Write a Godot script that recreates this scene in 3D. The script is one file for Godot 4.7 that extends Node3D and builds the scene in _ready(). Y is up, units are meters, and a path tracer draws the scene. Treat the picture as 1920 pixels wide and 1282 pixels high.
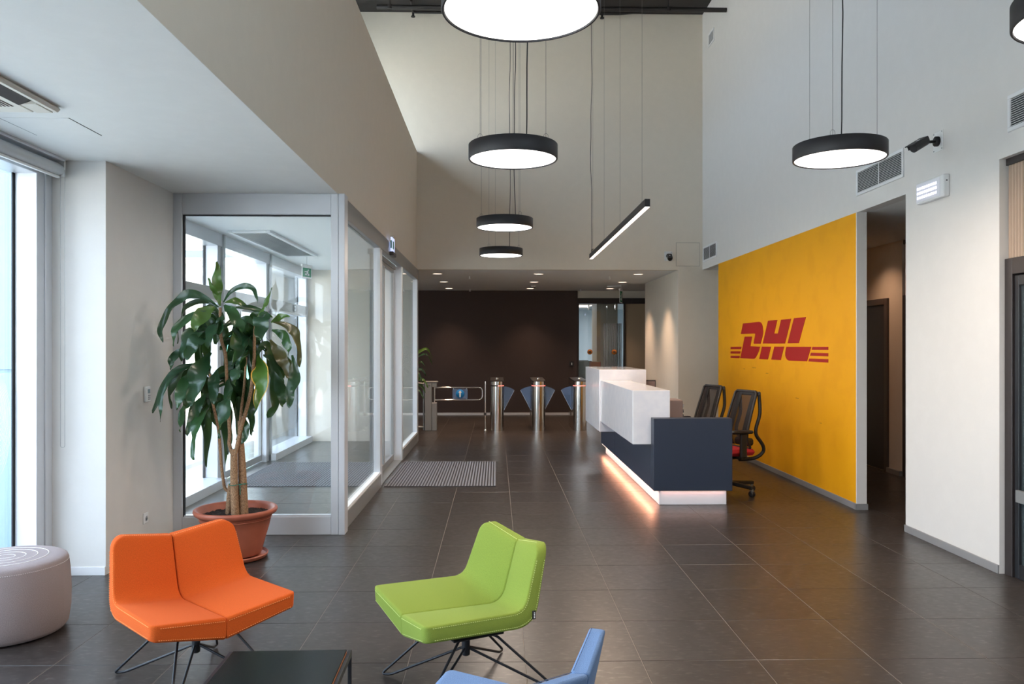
extends Node3D
# Units are metres. The room is laid out with x to the right, y up and d = distance into the room (world z = -d).

var M := {}
var rng := RandomNumberGenerator.new()


func _ready() -> void:
	rng.seed = 7
	# ---------- camera, sky, exposure ----------
	var cam := Camera3D.new()
	cam.name = "camera"
	cam.position = Vector3(0, 1.612, 0)
	cam.rotation_degrees = Vector3(0, -1.1535, 0)
	cam.near = 0.05
	cam.far = 400.0
	cam.projection = Camera3D.PROJECTION_FRUSTUM
	cam.keep_aspect = Camera3D.KEEP_HEIGHT
	cam.size = 2.0 * 0.05 * 641.0 / 1490.0
	cam.frustum_offset = Vector2(0, 0.05 * 9.0 / 1490.0)
	add_child(cam)
	cam.current = true

	var env := Environment.new()
	var sky := Sky.new()
	var sm := ProceduralSkyMaterial.new()
	sm.sky_top_color = C(197, 222, 247)
	sm.sky_horizon_color = C(228, 241, 251)
	sm.sky_curve = 0.2
	sm.ground_bottom_color = C(150, 150, 146)
	sm.ground_horizon_color = C(215, 218, 220)
	sm.sun_angle_max = 1.0
	sky.sky_material = sm
	env.background_mode = Environment.BG_SKY
	env.sky = sky
	env.background_energy_multiplier = SKY_ENERGY
	env.tonemap_mode = Environment.TONE_MAPPER_LINEAR
	env.tonemap_exposure = EXPOSURE
	env.sdfgi_enabled = true
	env.ssao_enabled = true
	env.ssil_enabled = true
	var we := WorldEnvironment.new()
	we.name = "environment"
	we.environment = env
	add_child(we)

	var sun := DirectionalLight3D.new()
	sun.name = "sun"
	sun.light_color = C(255, 246, 232)
	sun.light_energy = SUN
	sun.light_angular_distance = 0.6
	sun.sky_mode = DirectionalLight3D.SKY_MODE_LIGHT_ONLY
	sun.shadow_enabled = true
	add_child(sun)
	sun.look_at_from_position(Vector3(5.3, 8.0, 2.8), Vector3.ZERO, Vector3.UP)

	_materials()
	_structure()
	_vestibule()
	_lobby()
	_right_rooms()
	_outdoors()
	_lamps()
	_desk()
	_gates()
	_plants()
	_furniture()
	_fixtures()


const SKY_ENERGY := 9.0
const SUN := 12.0
const EXPOSURE := 1.06
const LAMP := 3.0
const PANEL := 2.4
const SPOT := 5.0
const X_L := -1.36      # upper left wall
const X_R := 3.575      # right wall
const D_B := 13.69      # back wall
const Y_S := 2.943      # soffits
const Y_L := 2.925      # low ceiling on the left
const Y_C := 7.36       # black ceiling


# ---------------------------------------------------------------- helpers
func C(r: float, g: float, b: float, a := 1.0) -> Color:
	return Color(r / 255.0, g / 255.0, b / 255.0, a)


func P(x: float, y: float, d: float) -> Vector3:
	return Vector3(x, y, -d)


func mk(key: String, c: Color, rough := 0.6, metal := 0.0, spec := 0.5) -> StandardMaterial3D:
	var m := StandardMaterial3D.new()
	m.resource_name = key
	m.albedo_color = c
	m.roughness = rough
	m.metallic = metal
	m.metallic_specular = spec
	M[key] = m
	return m


func glow(key: String, c: Color, e: float) -> StandardMaterial3D:
	var m := mk(key, C(235, 235, 235), 0.5)
	m.emission_enabled = true
	m.emission = c
	m.emission_energy_multiplier = e
	return m


func pane_mat(key: String, c: Color, a: float) -> StandardMaterial3D:
	var m := mk(key, Color(c.r, c.g, c.b, a), 0.02)
	m.transparency = BaseMaterial3D.TRANSPARENCY_ALPHA
	m.cull_mode = BaseMaterial3D.CULL_DISABLED
	return m


func noise_tex(freq: float, octaves: int, lo: Color, hi: Color, size := 512, sd := 1, kind := FastNoiseLite.TYPE_SIMPLEX_SMOOTH, p0 := 0.25, p1 := 0.75) -> NoiseTexture2D:
	var n := FastNoiseLite.new()
	n.seed = sd
	n.noise_type = kind
	n.frequency = freq
	n.fractal_octaves = octaves
	var t := NoiseTexture2D.new()
	t.width = size
	t.height = size
	t.seamless = true
	t.noise = n
	var g := Gradient.new()
	g.set_color(0, lo)
	g.set_offset(0, p0)
	g.set_color(1, hi)
	g.set_offset(1, p1)
	t.color_ramp = g
	return t


func tri_map(m: StandardMaterial3D, scale: float, world := true) -> void:
	m.uv1_triplanar = true
	m.uv1_world_triplanar = world
	m.uv1_scale = Vector3.ONE * scale


func S(smooth := false) -> SurfaceTool:
	var s := SurfaceTool.new()
	s.begin(Mesh.PRIMITIVE_TRIANGLES)
	s.set_smooth_group(0 if smooth else -1)
	return s


func tri(s: SurfaceTool, a: Vector3, b: Vector3, c: Vector3) -> void:   # counter-clockwise seen from outside
	s.add_vertex(a)
	s.add_vertex(c)
	s.add_vertex(b)


func quad(s: SurfaceTool, a: Vector3, b: Vector3, c: Vector3, d: Vector3) -> void:
	tri(s, a, b, c)
	tri(s, a, c, d)


func otri(s: SurfaceTool, o: Vector3, a: Vector3, b: Vector3, c: Vector3) -> void:
	if (b - a).cross(c - a).dot((a + b + c) / 3.0 - o) < 0.0:
		tri(s, a, c, b)
	else:
		tri(s, a, b, c)


func oquad(s: SurfaceTool, o: Vector3, a: Vector3, b: Vector3, c: Vector3, d: Vector3) -> void:
	if (b - a).cross(d - a).dot((a + b + c + d) / 4.0 - o) < 0.0:
		quad(s, a, d, c, b)
	else:
		quad(s, a, b, c, d)


func box(s: SurfaceTool, a: Vector3, b: Vector3, bev := 0.0, xf := Transform3D()) -> void:
	s.set_smooth_group(-1)
	var c := (a + b) / 2.0
	var h := (b - a).abs() / 2.0
	bev = minf(bev, minf(h.x, minf(h.y, h.z)) * 0.9)
	var o := xf * c
	var V := func(ax: int, sx: float, sy: float, sz: float) -> Vector3:
		var k := Vector3(h.x - bev, h.y - bev, h.z - bev)
		k[ax] = h[ax]
		return xf * (c + Vector3(sx * k.x, sy * k.y, sz * k.z))
	for q in [-1.0, 1.0]:
		oquad(s, o, V.call(0, q, -1, -1), V.call(0, q, 1, -1), V.call(0, q, 1, 1), V.call(0, q, -1, 1))
		oquad(s, o, V.call(1, -1, q, -1), V.call(1, 1, q, -1), V.call(1, 1, q, 1), V.call(1, -1, q, 1))
		oquad(s, o, V.call(2, -1, -1, q), V.call(2, 1, -1, q), V.call(2, 1, 1, q), V.call(2, -1, 1, q))
	if bev <= 0.0:
		return
	for p in [-1.0, 1.0]:
		for q in [-1.0, 1.0]:
			oquad(s, o, V.call(0, p, q, -1), V.call(0, p, q, 1), V.call(1, p, q, 1), V.call(1, p, q, -1))
			oquad(s, o, V.call(0, p, -1, q), V.call(0, p, 1, q), V.call(2, p, 1, q), V.call(2, p, -1, q))
			oquad(s, o, V.call(1, -1, p, q), V.call(1, 1, p, q), V.call(2, 1, p, q), V.call(2, -1, p, q))
			for r in [-1.0, 1.0]:
				otri(s, o, V.call(0, p, q, r), V.call(1, p, q, r), V.call(2, p, q, r))


func bxd(s: SurfaceTool, x0: float, x1: float, y0: float, y1: float, d0: float, d1: float, bev := 0.0) -> void:
	box(s, Vector3(x0, y0, -d1), Vector3(x1, y1, -d0), bev)


func loft(s: SurfaceTool, rings: Array, caps := true, closed := true) -> void:
	s.set_smooth_group(0)
	var n: int = rings[0].size()
	var mid: Array = rings[rings.size() / 2]
	var nxt: Array = rings[rings.size() / 2 - 1]
	var o := Vector3.ZERO
	for p in mid:
		o += p / float(n)
	var sum := 0.0
	for j in n:
		var k := (j + 1) % n
		sum += (mid[k] - mid[j]).cross(nxt[j] - mid[j]).dot(mid[j] - o)
	var flip := sum > 0.0
	for i in rings.size() - 1:
		for j in (n if closed else n - 1):
			var k := (j + 1) % n
			if flip:
				quad(s, rings[i][j], rings[i + 1][j], rings[i + 1][k], rings[i][k])
			else:
				quad(s, rings[i][j], rings[i][k], rings[i + 1][k], rings[i + 1][j])
	if caps:
		s.set_smooth_group(-1)
		for e in [0, rings.size() - 1]:
			var r: Array = rings[e]
			var m := Vector3.ZERO
			for p in r:
				m += p
			m /= float(n)
			for j in n:
				if (e == 0) != flip:
					tri(s, m, r[(j + 1) % n], r[j])
				else:
					tri(s, m, r[j], r[(j + 1) % n])


func tube(s: SurfaceTool, pts: Array, r: float, n := 8, r2 := -1.0) -> void:
	var rings := []
	var t0: Vector3 = (pts[1] - pts[0]).normalized()
	var side := t0.cross(Vector3.UP if absf(t0.y) < 0.9 else Vector3.RIGHT).normalized()
	for i in pts.size():
		var t: Vector3
		if i == 0:
			t = t0
		elif i == pts.size() - 1:
			t = (pts[i] - pts[i - 1]).normalized()
		else:
			t = ((pts[i] - pts[i - 1]).normalized() + (pts[i + 1] - pts[i]).normalized()).normalized()
		side = (side - t * side.dot(t)).normalized()
		var up := side.cross(t)
		var rr := r if r2 < 0.0 else lerpf(r, r2, float(i) / (pts.size() - 1))
		var ring := []
		for j in n:
			var a := TAU * j / n
			ring.append(pts[i] + (side * cos(a) - up * sin(a)) * rr)
		rings.append(ring)
	loft(s, rings)


func smooth_path(pts: Array, per := 5) -> Array:
	var out := []
	for i in pts.size() - 1:
		var a: Vector3 = pts[maxi(i - 1, 0)]
		var b: Vector3 = pts[i]
		var c: Vector3 = pts[i + 1]
		var d: Vector3 = pts[mini(i + 2, pts.size() - 1)]
		for j in per:
			out.append(b.cubic_interpolate(c, a, d, float(j) / per))
	out.append(pts[-1])
	return out


func bend(pts: Array, r: float, per := 5) -> Array:   # rounds the corners of a path
	var out := [pts[0]]
	for i in range(1, pts.size() - 1):
		var p: Vector3 = pts[i]
		var u: Vector3 = pts[i - 1] - p
		var v: Vector3 = pts[i + 1] - p
		var a := p + u.normalized() * minf(r, u.length() * 0.49)
		var b := p + v.normalized() * minf(r, v.length() * 0.49)
		for j in per + 1:
			var t := float(j) / per
			out.append(a.lerp(p, t).lerp(p.lerp(b, t), t))
	out.append(pts[-1])
	return out


func lathe(s: SurfaceTool, prof: Array, n := 32, o := Vector3.ZERO, sharp := 0.6) -> void:   # prof: Vector2(r, y), from the bottom up along the outside
	var g := 0
	for i in prof.size() - 1:
		if i > 0:
			var u: Vector2 = (prof[i] - prof[i - 1]).normalized()
			var v: Vector2 = (prof[i + 1] - prof[i]).normalized()
			if u.dot(v) < cos(sharp):
				g += 1
		s.set_smooth_group(g)
		for j in n:
			var a := TAU * j / n
			var b := TAU * (j + 1) / n
			var e := Vector3(cos(a), 0, -sin(a))
			var f := Vector3(cos(b), 0, -sin(b))
			var y0 := Vector3(0, prof[i].y, 0)
			var y1 := Vector3(0, prof[i + 1].y, 0)
			var p0: Vector3 = o + y0 + e * prof[i].x
			var p1: Vector3 = o + y0 + f * prof[i].x
			var p2: Vector3 = o + y1 + f * prof[i + 1].x
			var p3: Vector3 = o + y1 + e * prof[i + 1].x
			if prof[i].x > 1e-5:
				tri(s, p0, p1, p2)
			if prof[i + 1].x > 1e-5:
				tri(s, p0, p2, p3)


func prism(s: SurfaceTool, poly: Array, h: float, xf := Transform3D()) -> void:   # polygon in local xy, thickness h along +z
	var pp := PackedVector2Array(poly)
	if Geometry2D.is_polygon_clockwise(pp):
		pp.reverse()
	s.set_smooth_group(-1)
	var idx := Geometry2D.triangulate_polygon(pp)
	var T := func(q: Vector2, z: float) -> Vector3: return xf * Vector3(q.x, q.y, z)
	for i in range(0, idx.size(), 3):
		var a := pp[idx[i]]
		var b := pp[idx[i + 1]]
		var c := pp[idx[i + 2]]
		if (b - a).cross(c - a) < 0.0:
			var t := b
			b = c
			c = t
		tri(s, T.call(a, h), T.call(b, h), T.call(c, h))
		tri(s, T.call(a, 0.0), T.call(c, 0.0), T.call(b, 0.0))
	for i in pp.size():
		var a := pp[i]
		var b := pp[(i + 1) % pp.size()]
		quad(s, T.call(a, 0.0), T.call(b, 0.0), T.call(b, h), T.call(a, h))


func disc_y(s: SurfaceTool, o: Vector3, r: float, h: float, n := 24) -> void:
	lathe(s, [Vector2(0, 0), Vector2(r, 0), Vector2(r, h), Vector2(0, h)], n, o)


func obj(called: String, s: SurfaceTool, m: Material, parent: Node = null, at := Vector3.ZERO) -> MeshInstance3D:
	s.generate_normals()
	return objm(called, s.commit(), m, parent, at)


func objm(called: String, mesh: Mesh, m: Material, parent: Node = null, at := Vector3.ZERO) -> MeshInstance3D:
	var o := MeshInstance3D.new()
	o.mesh = mesh
	o.material_override = m
	return put(called, o, parent, at)


func put(called: String, o: Node3D, parent: Node = null, at := Vector3.ZERO) -> Node3D:
	if parent == null:
		parent = self
	var base := called
	var k := 0
	while parent.has_node(NodePath(called)):
		k += 1
		called = "%s_%03d" % [base, k]
	o.name = called
	o.position = at
	parent.add_child(o, true)
	return o


func tag(o: Node, label: String, category := "", group := "", kind := "") -> Node:
	o.set_meta("label", label)
	if category:
		o.set_meta("category", category)
	if group:
		o.set_meta("group", group)
	if kind:
		o.set_meta("kind", kind)
	return o


func thing(called: String, label: String, category: String, at := Vector3.ZERO, turn := 0.0, group := "") -> Node3D:
	var o: Node3D = put(called, Node3D.new(), self, at)
	o.rotation.y = turn
	tag(o, label, category, group)
	return o


func copy(src: Node3D, called: String, label: String, at: Vector3, turn := 0.0, group := "") -> Node3D:
	var o: Node3D = put(called, src.duplicate(), self, at)
	o.rotation.y = turn
	o.set_meta("label", label)
	if group:
		o.set_meta("group", group)
	return o


func struct(called: String, s: SurfaceTool, m: Material, label: String) -> MeshInstance3D:
	var o := obj(called, s, m)
	tag(o, label, called.split("_")[0], "", "structure")
	return o


func bar(parent: Node, called: String, m: Material, x0: float, x1: float, y0: float, y1: float, d0: float, d1: float, bev := 0.003) -> MeshInstance3D:
	var s := S()
	bxd(s, x0, x1, y0, y1, d0, d1, bev)
	return obj(called, s, m, parent)


func shared(l: Light3D, called: String, at: Vector3, c: Color, e: float, parent: Node = null) -> Light3D:
	l.light_color = c
	l.light_energy = e
	l.shadow_enabled = true
	put(called, l, parent, at)
	return l


# ---------------------------------------------------------------- materials
func _materials() -> void:
	var w := mk("wall_paint", C(222, 214, 200), 0.75, 0.0, 0.4)
	var wt := noise_tex(0.02, 4, C(253, 253, 253), C(255, 255, 255), 512, 3)
	w.albedo_texture = wt
	tri_map(w, 0.5)
	var wr := mk("right_wall_paint", C(215, 213, 210), 0.7, 0.0, 0.4)
	wr.albedo_texture = wt
	tri_map(wr, 0.5)
	var cl := mk("ceiling_paint", C(232, 234, 233), 0.8, 0.0, 0.3)
	cl.albedo_texture = wt
	tri_map(cl, 0.5)
	mk("black_ceiling", C(46, 42, 40), 0.8)
	mk("black_pipe", C(38, 35, 34), 0.5)
	var y := mk("yellow_paint", C(232, 164, 12), 0.6, 0.0, 0.4)
	y.albedo_texture = noise_tex(0.006, 4, C(250, 248, 244), C(255, 255, 255), 512, 11, FastNoiseLite.TYPE_SIMPLEX_SMOOTH, 0.2, 0.5)
	tri_map(y, 0.6)
	mk("logo_red", C(166, 18, 14), 0.5)
	mk("scuff", C(150, 105, 20), 0.7)
	var dk := mk("dark_wall", C(82, 71, 68), 0.8, 0.0, 0.3)
	dk.albedo_texture = wt
	tri_map(dk, 0.5)
	mk("baseboard", C(150, 150, 152), 0.45, 0.3)
	mk("white_trim", C(226, 226, 228), 0.5)
	mk("grout", C(154, 145, 137), 0.8)
	# floor tiles: dark stoneware with faint scuffs, four tones
	var mott := noise_tex(0.012, 6, C(228, 228, 228), C(255, 255, 255), 1024, 21)
	var rough := noise_tex(0.03, 5, C(84, 84, 84), C(96, 96, 96), 1024, 5)
	var scuffs := noise_tex(0.035, 5, Color(0.62, 0.6, 0.58, 0.0), Color(0.62, 0.6, 0.58, 0.24), 1024, 9, FastNoiseLite.TYPE_SIMPLEX_SMOOTH, 0.6, 0.95)
	for i in 4:
		var t := mk("floor_tile_%d" % i, [C(58, 52, 49), C(56, 50, 47), C(60, 54, 51), C(57, 52, 50)][i], 0.9, 0.0, 0.5)
		t.albedo_texture = mott
		t.roughness_texture = rough
		t.roughness_texture_channel = BaseMaterial3D.TEXTURE_CHANNEL_RED
		t.detail_enabled = true
		t.detail_blend_mode = BaseMaterial3D.BLEND_MODE_MIX
		t.detail_albedo = scuffs
		t.detail_uv_layer = BaseMaterial3D.DETAIL_UV_2
		t.uv2_triplanar = true
		t.uv2_world_triplanar = true
		t.uv2_scale = Vector3(0.32, 0.5, 0.85)
		tri_map(t, 0.45)
		t.uv1_offset = Vector3(0.37 * i, 0, 0.21 * i)
	mk("aluminium", C(206, 210, 216), 0.38, 0.35)
	mk("aluminium_dark", C(150, 152, 152), 0.4, 0.5)
	mk("gasket", C(30, 30, 36), 0.6)
	var st := mk("steel", C(206, 204, 200), 0.22, 1.0)
	st.roughness_texture = noise_tex(0.05, 3, C(160, 160, 160), C(255, 255, 255), 256, 4)
	tri_map(st, 3.0)
	mk("chrome", C(232, 232, 232), 0.08, 1.0)
	mk("grey_metal", C(150, 153, 155), 0.4, 0.6)
	pane_mat("glass", C(190, 220, 225), 0.06)
	pane_mat("glass_blue", C(120, 160, 215), 0.35)
	pane_mat("glass_dark", C(40, 42, 46), 0.45)
	mk("lamp_black", C(44, 44, 48), 0.5, 0.2)
	glow("lamp_white", C(255, 250, 244), PANEL)
	glow("line_white", C(255, 240, 224), 3.0)
	glow("downlight_glow", C(255, 226, 200), 2.4)
	glow("strip_glow", C(255, 205, 178), 1.3)
	glow("led_glow", C(235, 230, 255), 1.2)
	glow("red_glow", C(255, 60, 40), 1.1)
	glow("sign_glow", C(190, 205, 255), 1.0)
	mk("cable", C(30, 30, 30), 0.5)
	mk("wire", C(120, 118, 114), 0.4, 0.6)
	mk("navy", C(41, 50, 68), 0.42)
	var wl := mk("white_lacquer", C(236, 236, 242), 0.25)
	wl.clearcoat_enabled = true
	wl.clearcoat = 0.6
	wl.clearcoat_roughness = 0.06
	wl.albedo_texture = noise_tex(0.02, 5, C(248, 249, 251), C(255, 255, 255), 512, 31)
	tri_map(wl, 0.6)
	mk("white_edge", C(240, 246, 250), 0.3)
	mk("acrylic", C(226, 228, 236), 0.35)
	for f in [["orange_felt", C(222, 98, 40)], ["green_felt", C(144, 164, 72)], ["blue_felt", C(114, 146, 194)], ["grey_felt", C(162, 149, 149)]]:
		var m := mk(f[0], f[1], 0.95, 0.0, 0.2)
		m.albedo_texture = noise_tex(0.3, 3, C(196, 196, 196), C(255, 255, 255), 512, 41)
		tri_map(m, 2.2, false)
		m.rim_enabled = true
		m.rim = 0.35
		m.rim_tint = 0.6
	mk("orange_thread", C(246, 158, 90), 0.9)
	mk("green_thread", C(200, 214, 130), 0.9)
	mk("blue_thread", C(78, 92, 118), 0.9)
	mk("grey_thread", C(214, 206, 206), 0.9)
	mk("ring_white", C(250, 248, 248), 0.8)
	mk("rod_black", C(34, 36, 42), 0.4, 0.3)
	mk("black_plastic", C(30, 29, 31), 0.5)
	var ms := mk("chair_mesh", C(38, 32, 32, 0.8), 0.9)
	ms.transparency = BaseMaterial3D.TRANSPARENCY_ALPHA
	ms.cull_mode = BaseMaterial3D.CULL_DISABLED
	mk("red_fabric", C(170, 24, 34), 0.9)
	mk("table_black", C(22, 26, 27), 0.2, 0.0, 0.32)
	mk("oak_edge", C(176, 112, 72), 0.6)
	var tc := mk("terracotta", C(166, 90, 66), 0.5)
	tc.albedo_texture = noise_tex(0.02, 4, C(236, 236, 236), C(255, 255, 255), 256, 51)
	tri_map(tc, 1.5, false)
	var so := mk("soil", C(58, 42, 34), 1.0)
	so.albedo_texture = noise_tex(0.15, 4, C(120, 120, 120), C(255, 255, 255), 256, 52)
	tri_map(so, 4.0, false)
	var bk := mk("bark", C(178, 142, 108), 0.85)
	bk.albedo_texture = noise_tex(0.06, 5, C(150, 140, 130), C(255, 255, 255), 512, 53)
	bk.uv1_triplanar = true
	bk.uv1_scale = Vector3(7, 1.6, 7)
	for l in [["leaf_dark", C(30, 60, 38)], ["leaf_light", C(70, 100, 44)], ["leaf_brown", C(70, 66, 40)], ["leaf_yellow", C(62, 96, 30)], ["leaf_mid", C(40, 74, 42)]]:
		var m := mk(l[0], l[1], 0.27, 0.0, 0.5)
		m.cull_mode = BaseMaterial3D.CULL_DISABLED
		m.backlight_enabled = true
		m.backlight = Color(0.22, 0.3, 0.12)
	mk("leaf_rim", C(196, 150, 50), 0.5).cull_mode = BaseMaterial3D.CULL_DISABLED
	mk("tie", C(20, 110, 90), 0.6)
	mk("white_plastic", C(228, 230, 230), 0.4)
	mk("vent_dark", C(60, 66, 68), 0.8)
	mk("vent_white", C(222, 224, 226), 0.5)
	mk("screen_grey", C(110, 130, 140), 0.2)
	mk("slat_wood", C(166, 144, 126), 0.6)
	mk("slat_gap", C(70, 52, 44), 0.8)
	mk("frame_black", C(52, 46, 46), 0.4, 0.2)
	mk("door_brown", C(84, 74, 70), 0.5)
	mk("beige_panel", C(170, 150, 124), 0.7)
	mk("taupe", C(128, 112, 110), 0.6)
	mk("sign_blue", C(34, 140, 214), 0.5)
	mk("sign_white", C(246, 246, 246), 0.5)
	mk("sign_green", C(20, 140, 90), 0.5)
	mk("sticker_orange", C(222, 130, 50), 0.5)
	mk("ribbed_metal", C(170, 172, 176), 0.2, 0.9)
	mk("mat_dark", C(58, 58, 62), 0.95)
	mk("mat_light", C(122, 122, 128), 0.8)
	var pv := mk("paving", C(206, 205, 200), 0.9)
	pv.albedo_texture = noise_tex(0.03, 4, C(226, 226, 226), C(255, 255, 255), 512, 61)
	tri_map(pv, 0.3)
	mk("paving_joint", C(190, 190, 186), 0.95)
	mk("cream_stone", C(226, 222, 206), 0.85)
	mk("pale_cladding", C(200, 214, 220), 0.4)
	mk("outer_cladding", C(126, 148, 158), 0.35)
	mk("pale_seam", C(120, 140, 150), 0.6)
	mk("hedge", C(66, 100, 56), 0.9)
	mk("trunk", C(90, 76, 62), 0.9)
	mk("teal_net", C(90, 170, 150), 0.8)
	mk("cassette", C(214, 210, 200), 0.5)
	mk("blind_white", C(200, 206, 210), 0.6)


# ---------------------------------------------------------------- the shell
func _structure() -> void:
	_floor()
	var s := S()
	bxd(s, -3.4, 3.75, Y_C, Y_C + 0.2, -6.2, 13.9)
	struct("ceiling", s, M.black_ceiling, "black painted high ceiling over the hall")
	s = S()
	bxd(s, -3.4, X_L - 0.0005, Y_L, 3.2, -6.2, 13.69)
	struct("ceiling_001", s, M.ceiling_paint, "low white ceiling on the left above the seating and the glass lobby")
	s = S()
	bxd(s, -1.5, X_L, Y_L + 0.002, 4.97, -6.2, D_B)
	struct("wall_left", s, M.wall_paint, "left wall above the glass screen, open above its upper edge")
	s = S()
	bxd(s, -3.4, 3.16, Y_S, Y_C, D_B, D_B + 0.14)
	bxd(s, 3.16, 3.75, Y_S, Y_C, D_B, D_B + 0.14)
	struct("wall_back", s, M.wall_paint, "tall cream back wall above the dark lobby opening")
	s = S()
	bxd(s, 3.153, 5.3, 0.0, Y_S, D_B, 16.75)
	struct("wall_back_right", s, M.wall_paint, "cream wall block right of the lobby opening")
	s = S()
	bxd(s, -3.4, X_L, 0.0, Y_S, D_B - 0.05, D_B + 0.14)
	struct("wall_vestibule", s, M.wall_paint, "white end wall of the glass entrance lobby")
	s = S()
	bxd(s, X_R, X_R + 0.12, Y_S, Y_C, 1.0, D_B)
	bxd(s, X_R, X_R + 0.12, Y_S, 3.5, -6.2, 1.0)
	bxd(s, X_R, X_R + 0.12, 6.8, Y_C, -6.2, 1.0)
	bxd(s, X_R, X_R + 0.12, 3.5, 6.8, -6.2, -5.6)
	struct("wall_right", s, M.right_wall_paint, "tall white right wall above the openings")
	s = S()
	bxd(s, X_R, X_R + 0.1, 0.0, Y_S, 5.575, 6.865)
	struct("wall_pier", s, M.right_wall_paint, "white pier between the corridor and the glazed room")
	s = S()
	bxd(s, 3.57, 3.66, 0.0, Y_S, 7.80, 12.69)
	var yw := struct("wall_yellow", s, M.yellow_paint, "yellow wall behind the reception desk")
	s = S()
	bxd(s, 3.565, 3.665, 0.0, Y_S, 7.785, 7.8)
	tag(obj("end_cap", s, M.right_wall_paint, yw), "white end of the yellow wall")
	for q in [[0.0, -0.30, 0.16, 0.0], [0.55, -0.36, 0.1, 0.1], [1.6, -0.62, 0.1, -0.1], [-0.4, -0.33, 0.08, 0.2], [2.3, -0.85, 0.06, 0.0]]:
		s = S()
		bxd(s, 3.5695, 3.571, 1.62 + q[1], 1.62 + q[1] + 0.006, 11.0 - q[0] - q[2], 11.0 - q[0])
		obj("scuff", s, M.scuff, yw)
	s = S()
	bxd(s, -3.4, 3.75, 0.0, Y_C, -6.35, -6.2)
	struct("wall_front", s, M.wall_paint, "wall behind the viewer")
	# rest of the right side, nearer than the glazed room
	s = S()
	bxd(s, X_R, X_R + 0.12, 0.0, Y_S, -6.2, 1.6)
	struct("wall_right_near", s, M.right_wall_paint, "white right wall beside the viewer")
	# column on the left
	s = S()
	bxd(s, -3.3, -2.757, 0.0, Y_L, 5.672, 6.855)
	struct("wall_column", s, M.right_wall_paint, "white column between the window and the glass lobby")
	# baseboards
	var bb := [["baseboard_pier", X_R - 0.012, X_R, 5.575, 6.878], ["baseboard_yellow", 3.556, 3.57, 7.772, 12.69]]
	for b in bb:
		s = S()
		bxd(s, b[1], b[2], 0.0, 0.062, b[3], b[4], 0.002)
		if b[0] == "baseboard_pier":
			bxd(s, X_R - 0.012, X_R + 0.1, 0.0, 0.062, 6.865, 6.878, 0.002)
		else:
			bxd(s, 3.556, 3.675, 0.0, 0.062, 7.772, 7.785, 0.002)
		struct(b[0], s, M.baseboard, "grey metal baseboard along the " + ("white pier" if b[0] == "baseboard_pier" else "yellow wall"))
	s = S()
	bxd(s, -4.0, 1.93, 0.0, 0.055, 18.785, 18.8, 0.002)
	struct("baseboard_lobby", s, M.white_trim, "pale baseboard along the dark lobby wall")
	s = S()
	bxd(s, -3.14, -2.757, 0.0, 0.06, 5.66, 5.672, 0.002)
	struct("baseboard_column", s, M.white_trim, "white baseboard at the column")
	# window on the left
	_left_window()
	var w7 := put("window_7", Node3D.new())
	tag(w7, "high window in the right wall behind the viewer", "window", "", "structure")
	for i in 5:
		bar(w7, "mullion", M.aluminium, X_R + 0.02, X_R + 0.10, 3.5, 6.8, -5.6 + i * 1.63, -5.52 + i * 1.63)
	for i in 4:
		bar(w7, "pane", M.glass, X_R + 0.055, X_R + 0.065, 3.5, 6.8, -5.52 + i * 1.63, -3.97 + i * 1.63, 0.0)
	s = S()
	bxd(s, X_R + 0.12, 7.6, 6.9, 7.05, -7.0, 2.5)
	struct("trim_2", s, M.vent_white, "roof overhang outside the high window behind the viewer")
	# upper gallery: outer wall with one long window at the far end
	s = S()
	bxd(s, -3.4, -3.25, 3.2, Y_C, -6.2, 5.0)
	bxd(s, -3.4, -3.25, 3.2, 4.3, 5.0, D_B)
	bxd(s, -3.4, -3.25, 6.45, Y_C, 5.0, D_B)
	struct("wall_gallery", s, M.wall_paint, "outer wall of the upper gallery")
	var w2 := put("window_2", Node3D.new())
	tag(w2, "long glazing of the upper gallery", "window", "", "structure")
	for i in 6:
		bar(w2, "mullion", M.aluminium, -3.38, -3.27, 4.3, 6.45, 5.0 + i * 1.72, 5.07 + i * 1.72)
	for i in 5:
		bar(w2, "pane", M.glass, -3.335, -3.325, 4.3, 6.45, 5.07 + i * 1.72, 6.72 + i * 1.72, 0.0)


func _floor() -> void:
	var s := S()
	bxd(s, -4.2, 7.0, -0.2, -0.002, -6.3, 27.0)
	var fl := struct("floor", s, M.grout, "dark stoneware floor with fine pale joints")
	s = S()
	var px := 0.598
	var pd := 0.5948
	var g := 0.0015
	box(s, Vector3(-px / 2 + g, -0.012, -pd / 2 + g), Vector3(px / 2 - g, 0, pd / 2 - g), 0.0012)
	s.generate_normals()
	var tile := s.commit()
	var far := S()
	for j in range(-17, 39):
		var d := 4.066 + pd * (j + 0.5)
		for i in range(-7, 12):
			var x := 0.15 + px * (i + 0.5)
			if x > 5.3:
				continue
			var vx := x / maxf(d, 0.1)
			var shown := d > 3.4 and d < 12.3 and vx > -0.68 and vx < 0.69
			if shown and x > 3.75 and d > 7.7:
				shown = x < 5.0 and vx > 0.44
			if shown:
				objm("floor_tile", tile, M["floor_tile_%d" % (absi(i * 7 + j * 5 + i * j) % 4)], fl, P(x, 0, d))
			else:
				bxd(far, x - px / 2 + g, x + px / 2 - g, -0.012, 0.0, d - pd / 2 + g, d + pd / 2 - g)
	var o := obj("floor_tiles", far, M.floor_tile_0, fl)
	o.set_meta("kind", "stuff")


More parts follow.
